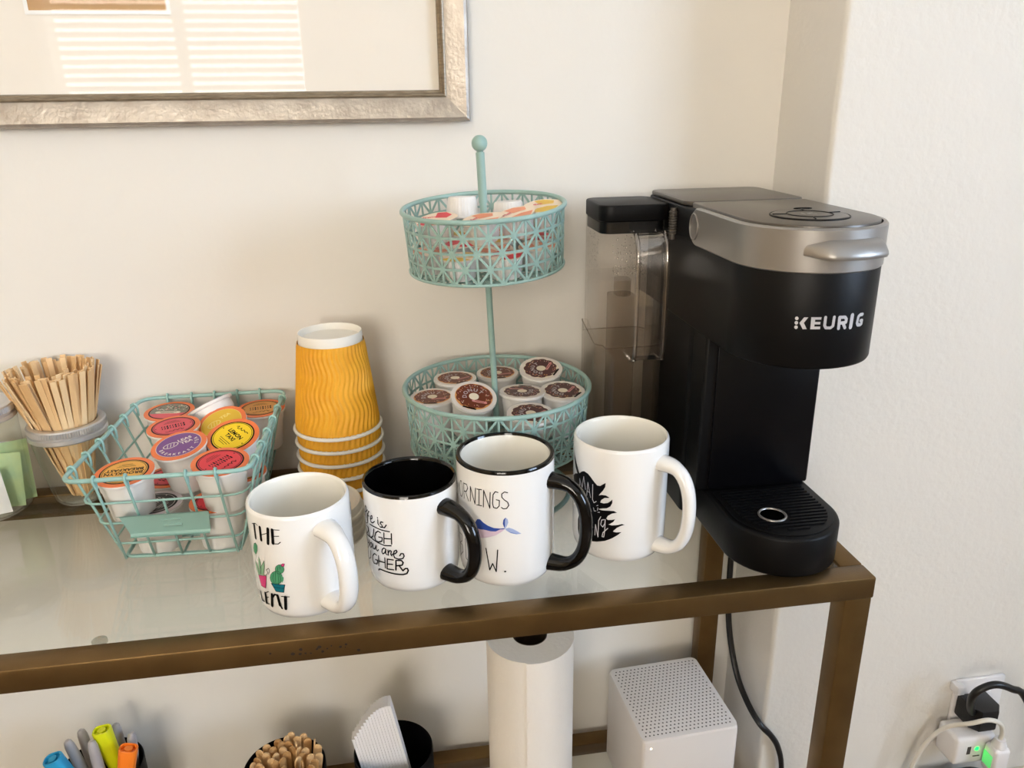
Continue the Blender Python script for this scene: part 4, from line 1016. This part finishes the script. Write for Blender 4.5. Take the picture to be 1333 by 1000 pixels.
for k, u in enumerate((.01, .26, .50, .74, .98)): hoop_wire(0, 2, u, k == 2)
for u in (.02, .21, .40, .60, .79, .98): hoop_wire(1, 3, u)
# label plate on the sloping front
def frontp(u, t, out=.0030):
    c = lerp_c(t); a = c[0]; b = c[1]; p = a.lerp(b, u); e = (b - a).normalized(); return Vector((p.x + e.y * out, p.y - e.x * out, ZR + (ZB - ZR) * t))
u0, u1, t0, t1 = .195, .765, .43, .675
v = []
for out, t in ((.0085, t0 - .035), (.0045, t0), (.0035, t0 + .01), (.0030, t1 - .02), (.0045, t1), (.0070, t1 + .005), (.0062, t1 + .012), (.0030, t1 - .005), (.0018, t1 - .02), (.0022, t0 + .012), (.0035, t0 + .004), (.0078, t0 - .028)):
    v += [frontp(u0, t, out), frontp(u1, t, out)]
n_ = len(v) // 2; mb = MB(); mb.add(v, [(2 * i, 2 * i + 1, 2 * ((i + 1) % n_) + 1, 2 * ((i + 1) % n_)) for i in range(n_)])
pl_ = mk('label_plate', mb, 'teal_wire', bk, angle=25)
mb = MB()
for t in (t0 + .07, t0 + .14): mb.tube([frontp(.45, t, .0035), frontp(.58, t, .0035)], .0011, 8)
mk('plate_tab', mb, 'teal_wire', pl_, angle=70)

# ------------------------------------------------------------------ two-tier stand
P0 = Vector((.099, .756, T + .06)); P1 = Vector((.0857, .7402, T + .3565)); UPD = (P1 - P0).normalized()
st = thing('tiered_stand', 'teal two-tier stand with perforated round baskets and a ball-topped pole', 'stand', (.099, .756, T))
def lattice(R, h, cols, rows, taper, mtx):
    """perforated round wall: star-pattern bars cut from one sheet"""
    mb = MB(); th = .0009
    def pt(i, j, du, dv, off):
        a = 2 * pi * i / cols + du / R; z = -h + h * j / rows + dv; r = R * (1 - taper * (-z / h)) + off
        return mtx @ Vector((r * cos(a), r * sin(a), z))
    def bar(i0, j0, i1, j1, w):
        dx = 2 * pi * R / cols * (i1 - i0); dz = h / rows * (j1 - j0); L = sqrt(dx * dx + dz * dz); nx, nz = -dz / L * w / 2, dx / L * w / 2
        q = []
        for off in (0, -th):
            q += [pt(i0, j0, -nx, -nz, off), pt(i1, j1, -nx, -nz, off), pt(i1, j1, nx, nz, off), pt(i0, j0, nx, nz, off)]
        mb.add(q, [(0, 1, 2, 3), (7, 6, 5, 4), (0, 4, 5, 1), (2, 6, 7, 3)])
    for i in range(cols):
        for j in range(rows):
            bar(i, j, i, j + 1, .0020)
            if j: bar(i, j, i + 1, j, .0021)
            if (i + j) % 2 == 0: bar(i, j, i + 1, j + 1, .0021)
            else: bar(i + 1, j, i, j + 1, .0021)
        for j in range(rows + 1):
            if (i + j) % 2 == 0:
                q = [pt(i, j, .0033 * cos(2 * pi * k / 8), max(min(.0033 * sin(2 * pi * k / 8), .0033 if j < rows else 0), -.0033 if j else 0), o) for o in (.0001, -th - .0001) for k in range(8)]
                mb.add(q, [tuple(range(8)), tuple(reversed(range(8, 16)))])
    return mb
def floor_grid(R, mtx, z):
    mb = MB(); s = .0105; n = int(R / s) + 1
    def bar(a, b, w=.0020):
        d = (b - a); 
        if d.length < 1e-6: return
        nn = Vector((-d.y, d.x)).normalized() * w / 2
        q = [mtx @ Vector((p.x, p.y, z + dz)) for dz in (0, -.0009) for p in (a - nn, b - nn, b + nn, a + nn)]
        mb.add(q, [(0, 1, 2, 3), (7, 6, 5, 4), (0, 4, 5, 1), (2, 6, 7, 3)])
    for i in range(-n, n + 1):
        c = i * s
        if abs(c) < R:
            e = sqrt(R * R - c * c); bar(Vector((c, -e)), Vector((c, e))); bar(Vector((-e, c)), Vector((e, c)))
        for sg in (1, -1):
            c2 = 2 * i * s / sqrt(2)
            if abs(c2) < R:
                e = sqrt(R * R - c2 * c2); d = Vector((1, sg)).normalized(); nn = Vector((-d.y, d.x)); bar(nn * c2 - d * e, nn * c2 + d * e)
    return mb
def tier(name, mtx, R, h, cols, taper):
    b = mk(name, lattice(R, h, cols, 4, taper, mtx), 'teal', st, angle=30)
    mb = MB(); mb.torus((0, 0, 0), R, .0023, 80, 10); mk('rim', mb.xf(mtx), 'teal', b, angle=70)
    mb = MB(); mb.torus((0, 0, -h), R * (1 - taper), .0014, 80, 8); mk('base_hoop', mb.xf(mtx), 'teal', b, angle=70)
    mk('basket_floor', floor_grid(R * (1 - taper), mtx, -h), 'teal', b, angle=30)
LOWZ = T + .1225
ML = Matrix.Translation((.099, .756, LOWZ)); tier('lower_basket', ML, .0945, .0610, 52, .045)
UPC = P0 + UPD * ((T + .3043 - P0.z) / UPD.z)
MU = Matrix.Translation(UPC) @ Vector((0, 0, 1)).rotation_difference(UPD).to_matrix().to_4x4(); tier('upper_basket', MU, .0757, .0560, 42, .03)
mb = MB(); mb.tube([P0 + Vector((0, 0, -.002)), P0.lerp(P1, .5), P1 - UPD * .003], .0031, 14); mk('pole', mb, 'teal', st, angle=70)
mb = MB(); mb.tube([P0.lerp(P1, .835), P1 - UPD * .004], .0040, 14); mk('pole_sleeve', mb, 'teal', st, angle=70)
bm = bmesh.new(); bmesh.ops.create_uvsphere(bm, u_segments=24, v_segments=14, radius=.0073)
mb = MB(); mb.bm(bm); mk('ball_finial', mb.xf(Matrix.Translation(P1 + UPD * .004)), 'teal', st, angle=70)
mb = MB(); mb.torus((.099, .756, T + .0033), .0755, .0028, 64, 10); mk('foot_ring', mb, 'teal', st, angle=70)
for k in range(3):
    a = radians((252, 75, 125)[k]); mb = MB()
    mb.tube([(.099 + .0755 * cos(a), .756 + .0755 * sin(a), T + .004), (.099 + .079 * cos(a), .756 + .079 * sin(a), T + .03), (.099 + .084 * cos(a), .756 + .084 * sin(a), LOWZ - .0615)], .0025, 10); mk('leg', mb, 'teal', st, angle=70)

G2 = 'coffee pods in the lower basket of the stand'
DL = [donut_lid(False, 0), donut_lid(True, 1), donut_lid(False, 2), donut_lid(True, 3)]
FZ = LOWZ - .0605
for lb, (x, y), z, n, sp, d in [
 ('donut-lidded pod beside the yellow cups end of the lower basket', (.0325, .7590), T + .1120, (-.02, -.03, 1), -10, 0),
 ('donut-lidded pod tilted forward in front of the pole', (.0725, .7330), T + .1190, (.10, -.42, 1), -20, 0),
 ('donut-lidded pod half hidden behind the tilted one', (.0600, .8060), T + .1145, (0, 0, 1), 20, 2),
 ('donut-lidded pod behind the pole of the stand', (.1080, .8190), T + .1130, (0, -.02, 1), 0, 2),
 ('dark donut-lidded pod raised and tilted at the back of the lower basket', (.1520, .7920), T + .1240, (-.04, -.26, 1), 55, 1),
 ('dark donut-lidded pod next to the water tank side of the basket', (.1655, .7440), T + .1150, (.02, -.10, 1), 48, 1),
 ('level donut-lidded pod just past the pole, facing backward', (.1235, .7460), T + .1165, (.02, .03, 1), 160, 3),
 ('donut-lidded pod low against the front rim of the lower basket', (.1235, .6960), T + .1120, (.02, -.10, 1), 30, 3)]:
    pod(lb, (x, y, z), .046, POD_DON, DL[d], n, sp, G2)

# creamer cups in the upper basket
def creamer_meshes():
    N = 30 * 4; prof = [(.0125, 0), (.0136, .0015), (.0158, .017), (.0162, .0185)]; v = []; f = []
    for i, (r, z) in enumerate(prof):
        for k in range(N): a = 2 * pi * k / N; rr_ = r * (1 + (.022 * cos(30 * a) if i in (1, 2) else 0)); v.append((rr_ * cos(a), rr_ * sin(a), z))
    for i in range(3):
        for k in range(N): k2 = (k + 1) % N; f.append((i * N + k, i * N + k2, (i + 1) * N + k2, (i + 1) * N + k))
    f.append(tuple(reversed(range(N)))); mb = MB(); mb.add(v, f); mb.lathe([(.0160, .0183), (.0178, .0186), (.0178, .0194), (.0160, .0196)], 40)
    return mesh_of('cup', mb, 'pod_white', 50)
CR = creamer_meshes()
def creamer_lid(a, b, word):
    mb = MB(); n = 48
    out = [((.0181 + .0042 * max(0, cos(2 * pi * k / n)) ** 12) * cos(2 * pi * k / n), (.0181 + .0042 * max(0, cos(2 * pi * k / n)) ** 12) * sin(2 * pi * k / n)) for k in range(n)]
    mb.prism(out, 0, .0003, 0)
    lay(mb, split(fill([(-.014, -.010), (-.004, -.0165), (.006, -.0165), (.014, -.009), (.004, -.004), (-.006, -.004)]), .01), lambda p: Vector((p[0], p[1], .0004)), 1)
    lay(mb, split(fill([(.0, .003), (.012, -.001), (.0155, .006), (.008, .0150), (-.001, .0165)]), .01), lambda p: Vector((p[0], p[1], .0004)), 1)
    line_text(mb, word, .0058, -.005, .006, .0005, 2)
    return mesh_of('foil_lid', mb, [a, b, 'blue_ink' if b == 'blue_ink' else 'rose'])
CLID = [creamer_lid('cream_foil', 'red', 'French'), creamer_lid('cream_foil', 'peach', 'Half'), creamer_lid('cream_foil', 'gold', 'Coffee'), creamer_lid('foil_white', 'blue_ink', '')]
def creamer(label, lx, ly, lz, n, sp, lid, inv=False):
    nn = MU.to_3x3() @ Vector(n).normalized()
    if inv: nn = -nn
    mid = MU @ Vector((lx, ly, lz)); base = mid - nn * .010
    o = thing('creamer_cup', label, 'creamer', base, up_euler(nn, radians(sp)), 'creamer cups in the upper basket')
    put('cup', CR, o); put('foil_lid', CLID[lid], o, (0, 0, .0197))
FL = -.0555
for k in range(11):
    if k < 8: a = 2 * pi * k / 8 + .2; r = .0535
    else: a = 2 * pi * (k - 8) / 3 + .7; r = .0225
    creamer('small white ribbed creamer cup in the bottom layer of the upper basket', r * cos(a), r * sin(a), FL + .0105, (0, 0, 1), k * 67, k % 3)
creamer('upside-down white ribbed creamer beside the pole in the upper basket', -.0165, .0395, FL + .0490, (.05, .1, 1), 0, 3, True)
creamer('upside-down white ribbed creamer with pink edge behind the upper basket front', .0270, .0230, FL + .0440, (0, .1, 1), 40, 1, True)
creamer('creamer with red and cream lid tilted by the upper basket rim', -.0460, -.0180, FL + .0410, (-.16, -.10, 1), -20, 0)
creamer('creamer with orange-pink lid in the middle front of the upper basket', -.0060, -.0350, FL + .0405, (-.12, -.10, 1), 20, 1)
creamer('creamer with peach lid tilted toward the coffee maker side, upper basket', .0270, -.0260, FL + .0415, (-.18, -.12, 1), 25, 1)
creamer('creamer with golden lid at the coffee maker end of the upper basket', .0560, .0020, FL + .0415, (-.10, -.14, 1), 10, 2)

# ------------------------------------------------------------------ jar of coffee stirrers
def jar(label, c, rs, h, bottom):
    g = thing('glass_jar', label, 'jar', (c[0], c[1], T))
    prof = [(0, .002), (bottom * .80, .0012), (bottom, .006), (bottom + .002, .014)]
    for k in range(1, 9): u = k / 8; prof.append((bottom + .002 + (rs - bottom - .002) * u ** .85, .014 + (h - .030) * u))
    prof += [(rs - .002, h - .010), (rs - .0035, h - .004)]
    mb = MB(); mb.lathe(prof, 56, c=(c[0], c[1], T)); mb.lathe([(0, .0045), (bottom * .86, .005), (bottom - .001, .009)], 56, c=(c[0], c[1], T)); mk('glass_body', mb, 'jar_glass', g, angle=60)
    N = 96 * 2; v = []; f = []; R = rs + .0012
    pr = [(R - .0075, h + .0006), (R - .0065, h + .0012), (R - .001, h + .0010), (R, h - .0004), (R, h - .0058), (R - .0012, h - .0066), (R - .0012, h - .0078), (R + .0004, h - .0088), (R + .0006, h - .0125), (R - .0004, h - .0138), (R - .0014, h - .0136)]
    for i, (r, z) in enumerate(pr):
        for k in range(N): a = 2 * pi * k / N; q = r + (.0004 * (1 if k % 2 else -1) if i in (3, 4) else 0); v.append((c[0] + q * cos(a), c[1] + q * sin(a), T + z))
    for i in range(len(pr) - 1):
        for k in range(N): k2 = (k + 1) % N; f.append((i * N + k, (i + 1) * N + k, (i + 1) * N + k2, i * N + k2))
    mb = MB(); mb.add(v, f); mk('screw_band', mb, 'zinc', g, angle=35)
    return g
JC = (-.343, .818); JH = .0905
jar('short glass jar with zinc screw band full of wooden coffee stirrers', JC, .0358, JH, .0245)
sb = MB(); sb.box((-.0027, -.0006, 0), (.0027, .0006, .141)); SM = [mesh_of('coffee_stirrer', sb, 'stick'), mesh_of('coffee_stirrer', sb, 'stick2')]
rng = random.Random(21)
def stir(a, r_ring, flare, roll, z0, me, rbk=.24):
    ring = Vector((JC[0] + r_ring * cos(a) , JC[1] + r_ring * sin(a), T + JH))
    rb_ = r_ring * rng.uniform(.08, .48) ; base = Vector((JC[0] + rb_ * cos(a + roll * .3) + .002, JC[1] + rb_ * sin(a + roll * .3), T + .0075 + z0))
    d = (ring - base) + Vector((-.0045 * max(0.0, -cos(a)), 0, 0)) * flare; d.normalize()
    o = put('coffee_stirrer', me, None, base); x = Vector((-sin(a + roll), cos(a + roll), 0)); x = (x - d * x.dot(d)).normalized(); y = d.cross(x)
    o.rotation_euler = Matrix((x, y, d)).transposed().to_euler()
    tag(o, 'thin pale wooden coffee stirrer standing in the short glass jar', 'stirrer', 'coffee stirrers in the jar')
for ring_r, num in ((.0268, 36), (.0246, 33), (.0222, 28), (.0190, 16)):
    for k in range(num):
        a = 2 * pi * k / num + rng.uniform(-.06, .06)
        if .5 < a % (2 * pi) < .9 and ring_r < .022: continue
        stir(a, ring_r, rng.uniform(.6, 1.6), rng.uniform(-.25, .25), rng.uniform(0, .006), SM[0 if rng.random() < .6 else 1])
# jar of sweetener packets at the picture's edge
J2 = (-.4240, .805); jar('glass jar with zinc lid holding sweetener packets, cut off at the frame edge', J2, .0385, .118, .0355)
lidm = MB(); lidm.lathe([(.0065, .1185), (.034, .1185), (.034, .1178)], 48, c=(J2[0], J2[1], T)); 
ld = mk('jar_lid_disc', lidm, 'zinc'); tag(ld, 'flat zinc lid disc with round opening on the sweetener jar', 'jar lid')
def packet(label, c, n, up, w, h, m_):
    mb = MB(); nx, ny = 8, 10; v = []; f = []
    for s_ in (1, -1):
        o_ = len(v)
        for j in range(ny + 1):
            for i in range(nx + 1):
                u = i / nx; t = j / ny; puff = .0016 * (sin(pi * u) ** .5) * (sin(pi * t) ** .5) + .0001
                v.append((w * (u - .5), s_ * puff, h * t))
        for j in range(ny):
            for i in range(nx):
                q = (o_ + j * (nx + 1) + i, o_ + j * (nx + 1) + i + 1, o_ + (j + 1) * (nx + 1) + i + 1, o_ + (j + 1) * (nx + 1) + i); f.append(q if s_ < 0 else q[::-1])
    mb.add(v, f); o = mk('sweetener_packet', mb, m_); o.location = c
    d = Vector(up).normalized(); y = Vector(n); y = (y - d * y.dot(d)).normalized(); x = y.cross(d)
    o.rotation_euler = Matrix((x, y, d)).transposed().to_euler(); tag(o, label, 'packet', 'packets in the sweetener jar')
packet('pale green sweetener packet leaning against the jar glass', (-.4040, .7925, T + .010), (.25, -1, .1), (.06, .10, 1), .030, .058, 'stevia')
packet('white sugar packet at the bottom of the sweetener jar', (-.4140, .7770, T + .009), (.15, -1, .05), (-.10, .08, 1), .038, .046, 'sugar')
packet('second pale green packet behind the leaning one in the jar', (-.4000, .8050, T + .010), (.6, -1, .1), (.02, .04, 1), .034, .066, 'stevia')
packet('white packet pressed to the far side of the sweetener jar', (-.4380, .7930, T + .010), (-.1, -1, 0), (-.05, .08, 1), .036, .060, 'sugar')
packet('white packet in the middle of the sweetener jar', (-.4220, .8120, T + .010), (.2, -1, 0), (.05, .03, 1), .038, .064, 'sugar')

# ------------------------------------------------------------------ things on the lower shelf
def desk_cup(label, c):
    R = .0475; mb = MB(); mb.lathe([(0, .0004), (R - .001, .0004), (R, .002), (R, .099), (R - .0006, .1000), (R - .0014, .0994), (R - .0018, .003), (0, .0028)], 56, c=(c[0], c[1], S)); o = mk('pencil_cup', mb, 'black_matte'); tag(o, label, 'pencil cup', 'black cups on the lower shelf'); return o
desk_cup('black round cup full of markers on the lower shelf', (-.3785, .7944))
desk_cup('black round cup full of wooden craft sticks on the lower shelf', (-.1630, .7590))
desk_cup('black round cup holding white paper on the lower shelf', (-.0354, .7646))
def pen(name, label, top, base, length, kind, m_):
    d = (Vector(top) - Vector(base)).normalized(); o = thing(name, label, 'pen', Vector(top) - d * length, up_euler(d), 'pens in the black cup')
    if kind == 'marker':
        b = MB(); b.lathe([(0, 0), (.0056, 0), (.006, .001), (.006, length * .52), (.0052, length * .54)], 20); mk('barrel', b, m_, o, local=True)
        c = MB(); c.lathe([(.0062, length * .54), (.0062, length * .80), (.0054, length * .94), (.0042, length * .985), (.0022, length), (0, length)], 20); mk('cap', c, m_, o, local=True)
    else:
        L = length; b = MB(); b.prism(rrect(-.0085, -.006, .0085, .006, .004, 4), 0, L * .62, bev=.001); mk('barrel', b, m_, o, local=True)
        c = MB(); rr_ = [(rrect(-.0082, -.0058, .0082, .0058, .004, 4), L * .62), (rrect(-.0088, -.0064, .0088, .0064, .0045, 4), L * .66), (rrect(-.0102, -.0082, .0102, .0082, .006, 4), L - .001), (rrect(-.0098, -.0078, .0098, .0078, .006, 4), L), (rrect(-.0084, -.0064, .0084, .0064, .005, 4), L), (rrect(-.0080, -.0060, .0080, .0060, .005, 4), L - .004)]
        v = []; f = []; n = len(rr_[0][0])
        for pl, z in rr_: v += [(x, y, z) for x, y in pl]
        for i in range(len(rr_) - 1):
            for k in range(n): f.append((i * n + k, i * n + (k + 1) % n, (i + 1) * n + (k + 1) % n, (i + 1) * n + k))
        f.append(tuple(range((len(rr_) - 1) * n, len(v)))); c.add(v, f); c.lathe([(.0045, L - .005), (.0045, L - .0005), (0, L - .0005)], 16); mk('cap', c, m_, o, local=True)
    return o
A = lambda x, y, z: (x, y, T + .395 + z)
pen('highlighter', 'blue highlighter leaning out of the black pen cup', A(-.4125, .765, -.687), (-.372, .785, S + .005), .142, 'hl', 'hl_blue')
pen('marker', 'grey marker next to the blue highlighter', A(-.4054, .790, -.687), (-.384, .800, S + .005), .137, 'marker', 'marker_grey')
pen('marker', 'grey marker, second after the blue highlighter', A(-.3979, .810, -.691), (-.390, .815, S + .005), .137, 'marker', 'marker_grey')
pen('marker', 'grey marker touching the yellow highlighter', A(-.3775, .785, -.687), (-.370, .780, S + .005), .137, 'marker', 'marker_grey')
pen('highlighter', 'yellow highlighter standing in the black pen cup', A(-.3695, .797, -.683), (-.352, .800, S + .005), .142, 'hl', 'hl_yellow')
pen('marker', 'tallest grey marker behind the yellow highlighter', A(-.3654, .825, -.701), (-.362, .818, S + .005), .137, 'marker', 'marker_grey')
pen('marker', 'grey marker behind the orange highlighter', A(-.3442, .812, -.706), (-.355, .806, S + .005), .137, 'marker', 'marker_grey')
pen('highlighter', 'orange highlighter leaning in the black pen cup', A(-.3365, .778, -.697), (-.366, .768, S + .005), .142, 'hl', 'hl_orange')
# craft sticks
mb = MB(); L = .112; w = .0047
pl = [(w * cos(a), L - w + w * sin(a)) for a in [pi * k / 8 for k in range(9)]] + [(-w * cos(a), w - w * sin(a)) for a in [pi * k / 8 for k in range(9)]]
n = len(pl); mb.add([(x, -.0009, z) for x, z in pl] + [(x, .0009, z) for x, z in pl], [tuple(range(n)), tuple(reversed(range(n, 2 * n)))] + [(k, n + k, n + (k + 1) % n, (k + 1) % n) for k in range(n)])
CS = [mesh_of('craft_stick', mb, 'stick3', 30), mesh_of('craft_stick', mb, 'stick', 30)]
rng = random.Random(4); used = []
for k in range(52):
    for t in range(40):
        a = rng.uniform(0, 2 * pi); r = .043 * sqrt(rng.uniform(.04, 1)); x, y = r * cos(a) + .008, r * sin(a) - .004
        if x * x + y * y > .0415 ** 2: continue
        if all((x - p) ** 2 + (y - q) ** 2 > .0072 ** 2 for p, q in used): break
    else: continue
    used.append((x, y)); top = Vector((-.163 + x, .759 + y, S + .106 + rng.uniform(0, .018))); base = Vector((-.163 + x * .55, .759 + y * .55, S + .0045))
    d = (top - base).normalized(); rz = rng.choice([rng.uniform(-.5, .5), rng.uniform(-.5, .5), rng.uniform(.8, 1.9)]); xx = Vector((cos(rz), sin(rz), 0)); xx = (xx - d * xx.dot(d)).normalized(); yy = d.cross(xx)
    o = put('craft_stick', rng.choice(CS), None, base, Matrix((xx, yy, d)).transposed().to_euler())
    tag(o, 'round-ended wooden craft stick in the black cup on the lower shelf', 'craft stick', 'craft sticks in the black cup')
# fanned paper
pad = thing('paper_stack', 'fanned stack of white paper standing in the black cup', 'paper', (-.062, .765, S + .010))
npz = 15
for k in range(npz):
    u = k / (npz - 1); sh = MB(); th = .0034
    xr = -.0770 + .0520 * u; zt_ = T + .395 - .7040 + .0460 * sin(u * pi / 2) ** 1.05; zb_ = S + .008
    zr = T + .395 - .735; xt = xr - .165 * (zt_ - zr); xb = xr + .165 * (zr - zb_)
    ya, yb = .7500 + .004 * (1 - u), .7700
    sh.add([(xb, ya + .004, zb_), (xb + th, ya + .004, zb_), (xb + th, yb - .004, zb_), (xb, yb - .004, zb_), (xt, ya, zt_), (xt + th, ya, zt_), (xt + th, yb, zt_ - .002), (xt, yb, zt_ - .002)],
           [(0, 3, 2, 1), (4, 5, 6, 7), (0, 1, 5, 4), (1, 2, 6, 5), (2, 3, 7, 6), (3, 0, 4, 7)])
    mk('sheet', sh, 'napkin', pad)
# paper towel roll
tw = thing('paper_towel_roll', 'tall white paper towel roll standing on the lower shelf', 'paper towels', (.1265, .728, S))
mb = MB(); pol = []; R = .0500; N = 90; a0 = radians(-104)
for k in range(N + 1): u = k / N; a = a0 + 2 * pi * u; r = R - .0014 * u; pol.append((.1265 + r * cos(a), .728 + r * sin(a)))
hz = .272; zlo, zhi = S + .0006, S + hz
mb.prism(pol, zlo, zhi, top=False, bottom=False); n = len(pol)
inn = [(.1265 + .0195 * cos(a0 + 2 * pi * k / N), .728 + .0195 * sin(a0 + 2 * pi * k / N)) for k in range(N + 1)]
o_ = len(mb.v); mb.v += [Vector((x, y, zhi)) for x, y in pol] + [Vector((x, y, zhi)) for x, y in inn]
for k in range(N): mb.f.append((o_ + k, o_ + k + 1, o_ + n + k + 1, o_ + n + k)); mb.m.append(0)
mk('towel_sheet', mb, 'towel', tw, angle=30)
mb = MB(); mb.lathe([(.0195, hz), (.0190, hz + .0004), (.0185, hz), (.0185, .001)], 40, c=(.1265, .728, S)); mk('core_tube', mb, 'cardboard', tw)
# white cube with perforated top
cb = thing('wifi_router', 'white cube router with perforated top on the lower shelf', 'router', (.3085, .754, S), (0, 0, radians(3)))
CH = .1365; hx, hy = .0600, .0632
mb = MB(); mb.box((-hx, -hy, .001), (hx, hy, CH - .0006), bev=.004, seg=3); mk('body', mb, 'cream_plastic', cb, local=True)
tp = MB(); tp.prism(rrect(-hx, -hy, hx, hy, .008), CH - .0016, CH, bev=.0006); tpo = mk('top_plate', tp, 'cream_plastic', cb, local=True)
hl = MB(); rows, cols = 22, 22
for j in range(rows):
    for i in range(cols):
        x = -.053 + .106 * i / (cols - 1) + (.0012 if j % 2 else -.0012); y = -.056 + .112 * j / (rows - 1)
        hl.add([(x + .00105 * cos(2 * pi * k / 8), y + .00105 * sin(2 * pi * k / 8), CH + .00012) for k in range(8)], [tuple(range(8))])
h_ = mk('vent_hole', hl, 'hole_dark', tpo, local=True); h_['kind'] = 'stuff'
mb = MB(); mb.lathe([(0, 0), (.0012, 0)], 14); mb.xf(Matrix.Translation((-.050, -hy - .0004, CH - .012)) @ Matrix.Rotation(pi / 2, 4, 'X')); mk('status_light', mb, 'white_led', cb, local=True)

# ------------------------------------------------------------------ wall outlet, plugs and leads
def W(x, y, z): return (x, y, T + .395 + z)
ot = thing('wall_outlet', 'white wall outlet behind the plugs', 'outlet', (.735, BY, T + .395 - .785))
mb = MB(); z0, z1 = T + .395 - .845, T + .395 - .725; mb.box((.700, BY - .006, z0), (.772, BY - .0002, z1), bev=.0025); mk('cover_plate', mb, 'white_plastic', ot)
for zc in (-.760, -.815):
    mb = MB(); mb.box((.719, BY - .0075, T + .395 + zc - .014), (.753, BY - .0055, T + .395 + zc + .014), bev=.001); mk('socket_face', mb, 'white_plastic', ot)
bp = thing('black_plug', 'black power plug with thick cord in the upper socket', 'plug', (.726, BY - .0076, T + .395 - .757))
mb = MB(); mb.prism([(.7035, BY - .034), (.712, BY - .044), (.735, BY - .044), (.7435, BY - .034), (.7435, BY - .0078), (.7035, BY - .0078)], T + .395 - .777, T + .395 - .744, bev=.003); mk('plug_body', mb, 'black_cord', bp, angle=40)
mb = MB(); mb.tube(smooth([W(.7100, BY - .030, -.7560), W(.6990, BY - .038, -.7440), W(.6880, BY - .046, -.7240), W(.6840, BY - .051, -.7070), W(.6900, BY - .054, -.6950), W(.7080, BY - .056, -.6890), W(.7320, BY - .056, -.6990), W(.7560, BY - .056, -.7180), W(.790, BY - .07, -.80), W(.81, BY - .03, -.95), W(.82, BY - .03, -1.08)]), .0046, 12); mk('cord', mb, 'black_cord', bp, angle=70)
ad = thing('usb_adapter', 'white block USB wall adapter with a green glow', 'adapter', (.712, BY - .0076, T + .395 - .805))
mb = MB(); mb.box(W(.6815, BY - .046, -.826), W(.7395, BY - .0078, -.782), bev=.006, seg=3); mk('body', mb, 'white_plastic', ad, angle=50)
mb = MB(); mb.box(W(.6985, BY - .0464, -.8080), W(.7035, BY - .0450, -.7960)); mb.box(W(.7085, BY - .0464, -.8130), W(.7180, BY - .0450, -.8115)); mk('usb_port', mb, 'hole_dark', ad)
mb = MB(); mb.lathe([(0, .0008), (.0030, 0)], 18); mb.xf(Matrix.Translation(W(.7125, BY - .0462, -.8005)) @ Matrix.Rotation(pi / 2, 4, 'X')); mk('indicator', mb, 'green_led', ad, label='bright green indicator light')
wp = thing('white_plug', 'white charger plug with thin white cord lit green on one face', 'plug', (.7300, BY - .062, T + .395 - .79))
mb = MB(); mb.prism(rrect(.7205, BY - .068, .7435, BY - .0465, .005), T + .395 - .828, T + .395 - .788, bev=.004); mk('plug_body', mb, 'white_plastic', wp, angle=50)
mb = MB(); mb.lathe([(.0088, 0), (.0088, .004), (.0075, .006), (.0075, .008), (.0062, .010), (.0062, .012), (0, .012)], 24, c=W(.7320, BY - .0575, -.7885)); mk('strain_relief', mb, 'white_plastic', wp)
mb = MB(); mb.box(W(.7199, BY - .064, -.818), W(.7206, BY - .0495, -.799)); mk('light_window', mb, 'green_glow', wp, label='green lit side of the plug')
mb = MB(); mb.tube(smooth([W(.7320, BY - .0575, -.778), W(.7310, BY - .059, -.764), W(.7210, BY - .062, -.7460), W(.7030, BY - .062, -.7380), W(.6860, BY - .055, -.7470), W(.6700, BY - .036, -.7680), W(.6540, BY - .028, -.7960), W(.6450, BY - .024, -.8300), W(.6390, BY - .024, -.8700), W(.632, BY - .026, -.95), W(.628, BY - .03, -1.08)]), .0029, 10); mk('cord', mb, 'white_cord', wp, angle=70)
cl_ = thing('cable_clip', 'small white adhesive cable clip on the wall above the plugs', 'clip', (.7005, BY, T + .395 - .733))
mb = MB(); mb.box(W(.6945, BY - .016, -.7400), W(.7065, BY - .0002, -.7270), bev=.002); mk('clip_body', mb, 'white_plastic', cl_)
bx_ = MB(); bx_.prism(rrect(.640, .640, .760, .735, .03, 8), 0, T + .395 - .857, bev=.012); o = mk('wastebasket', bx_, 'black_matte', angle=50); tag(o, 'black round-topped bin below the outlet at the picture edge', 'bin')
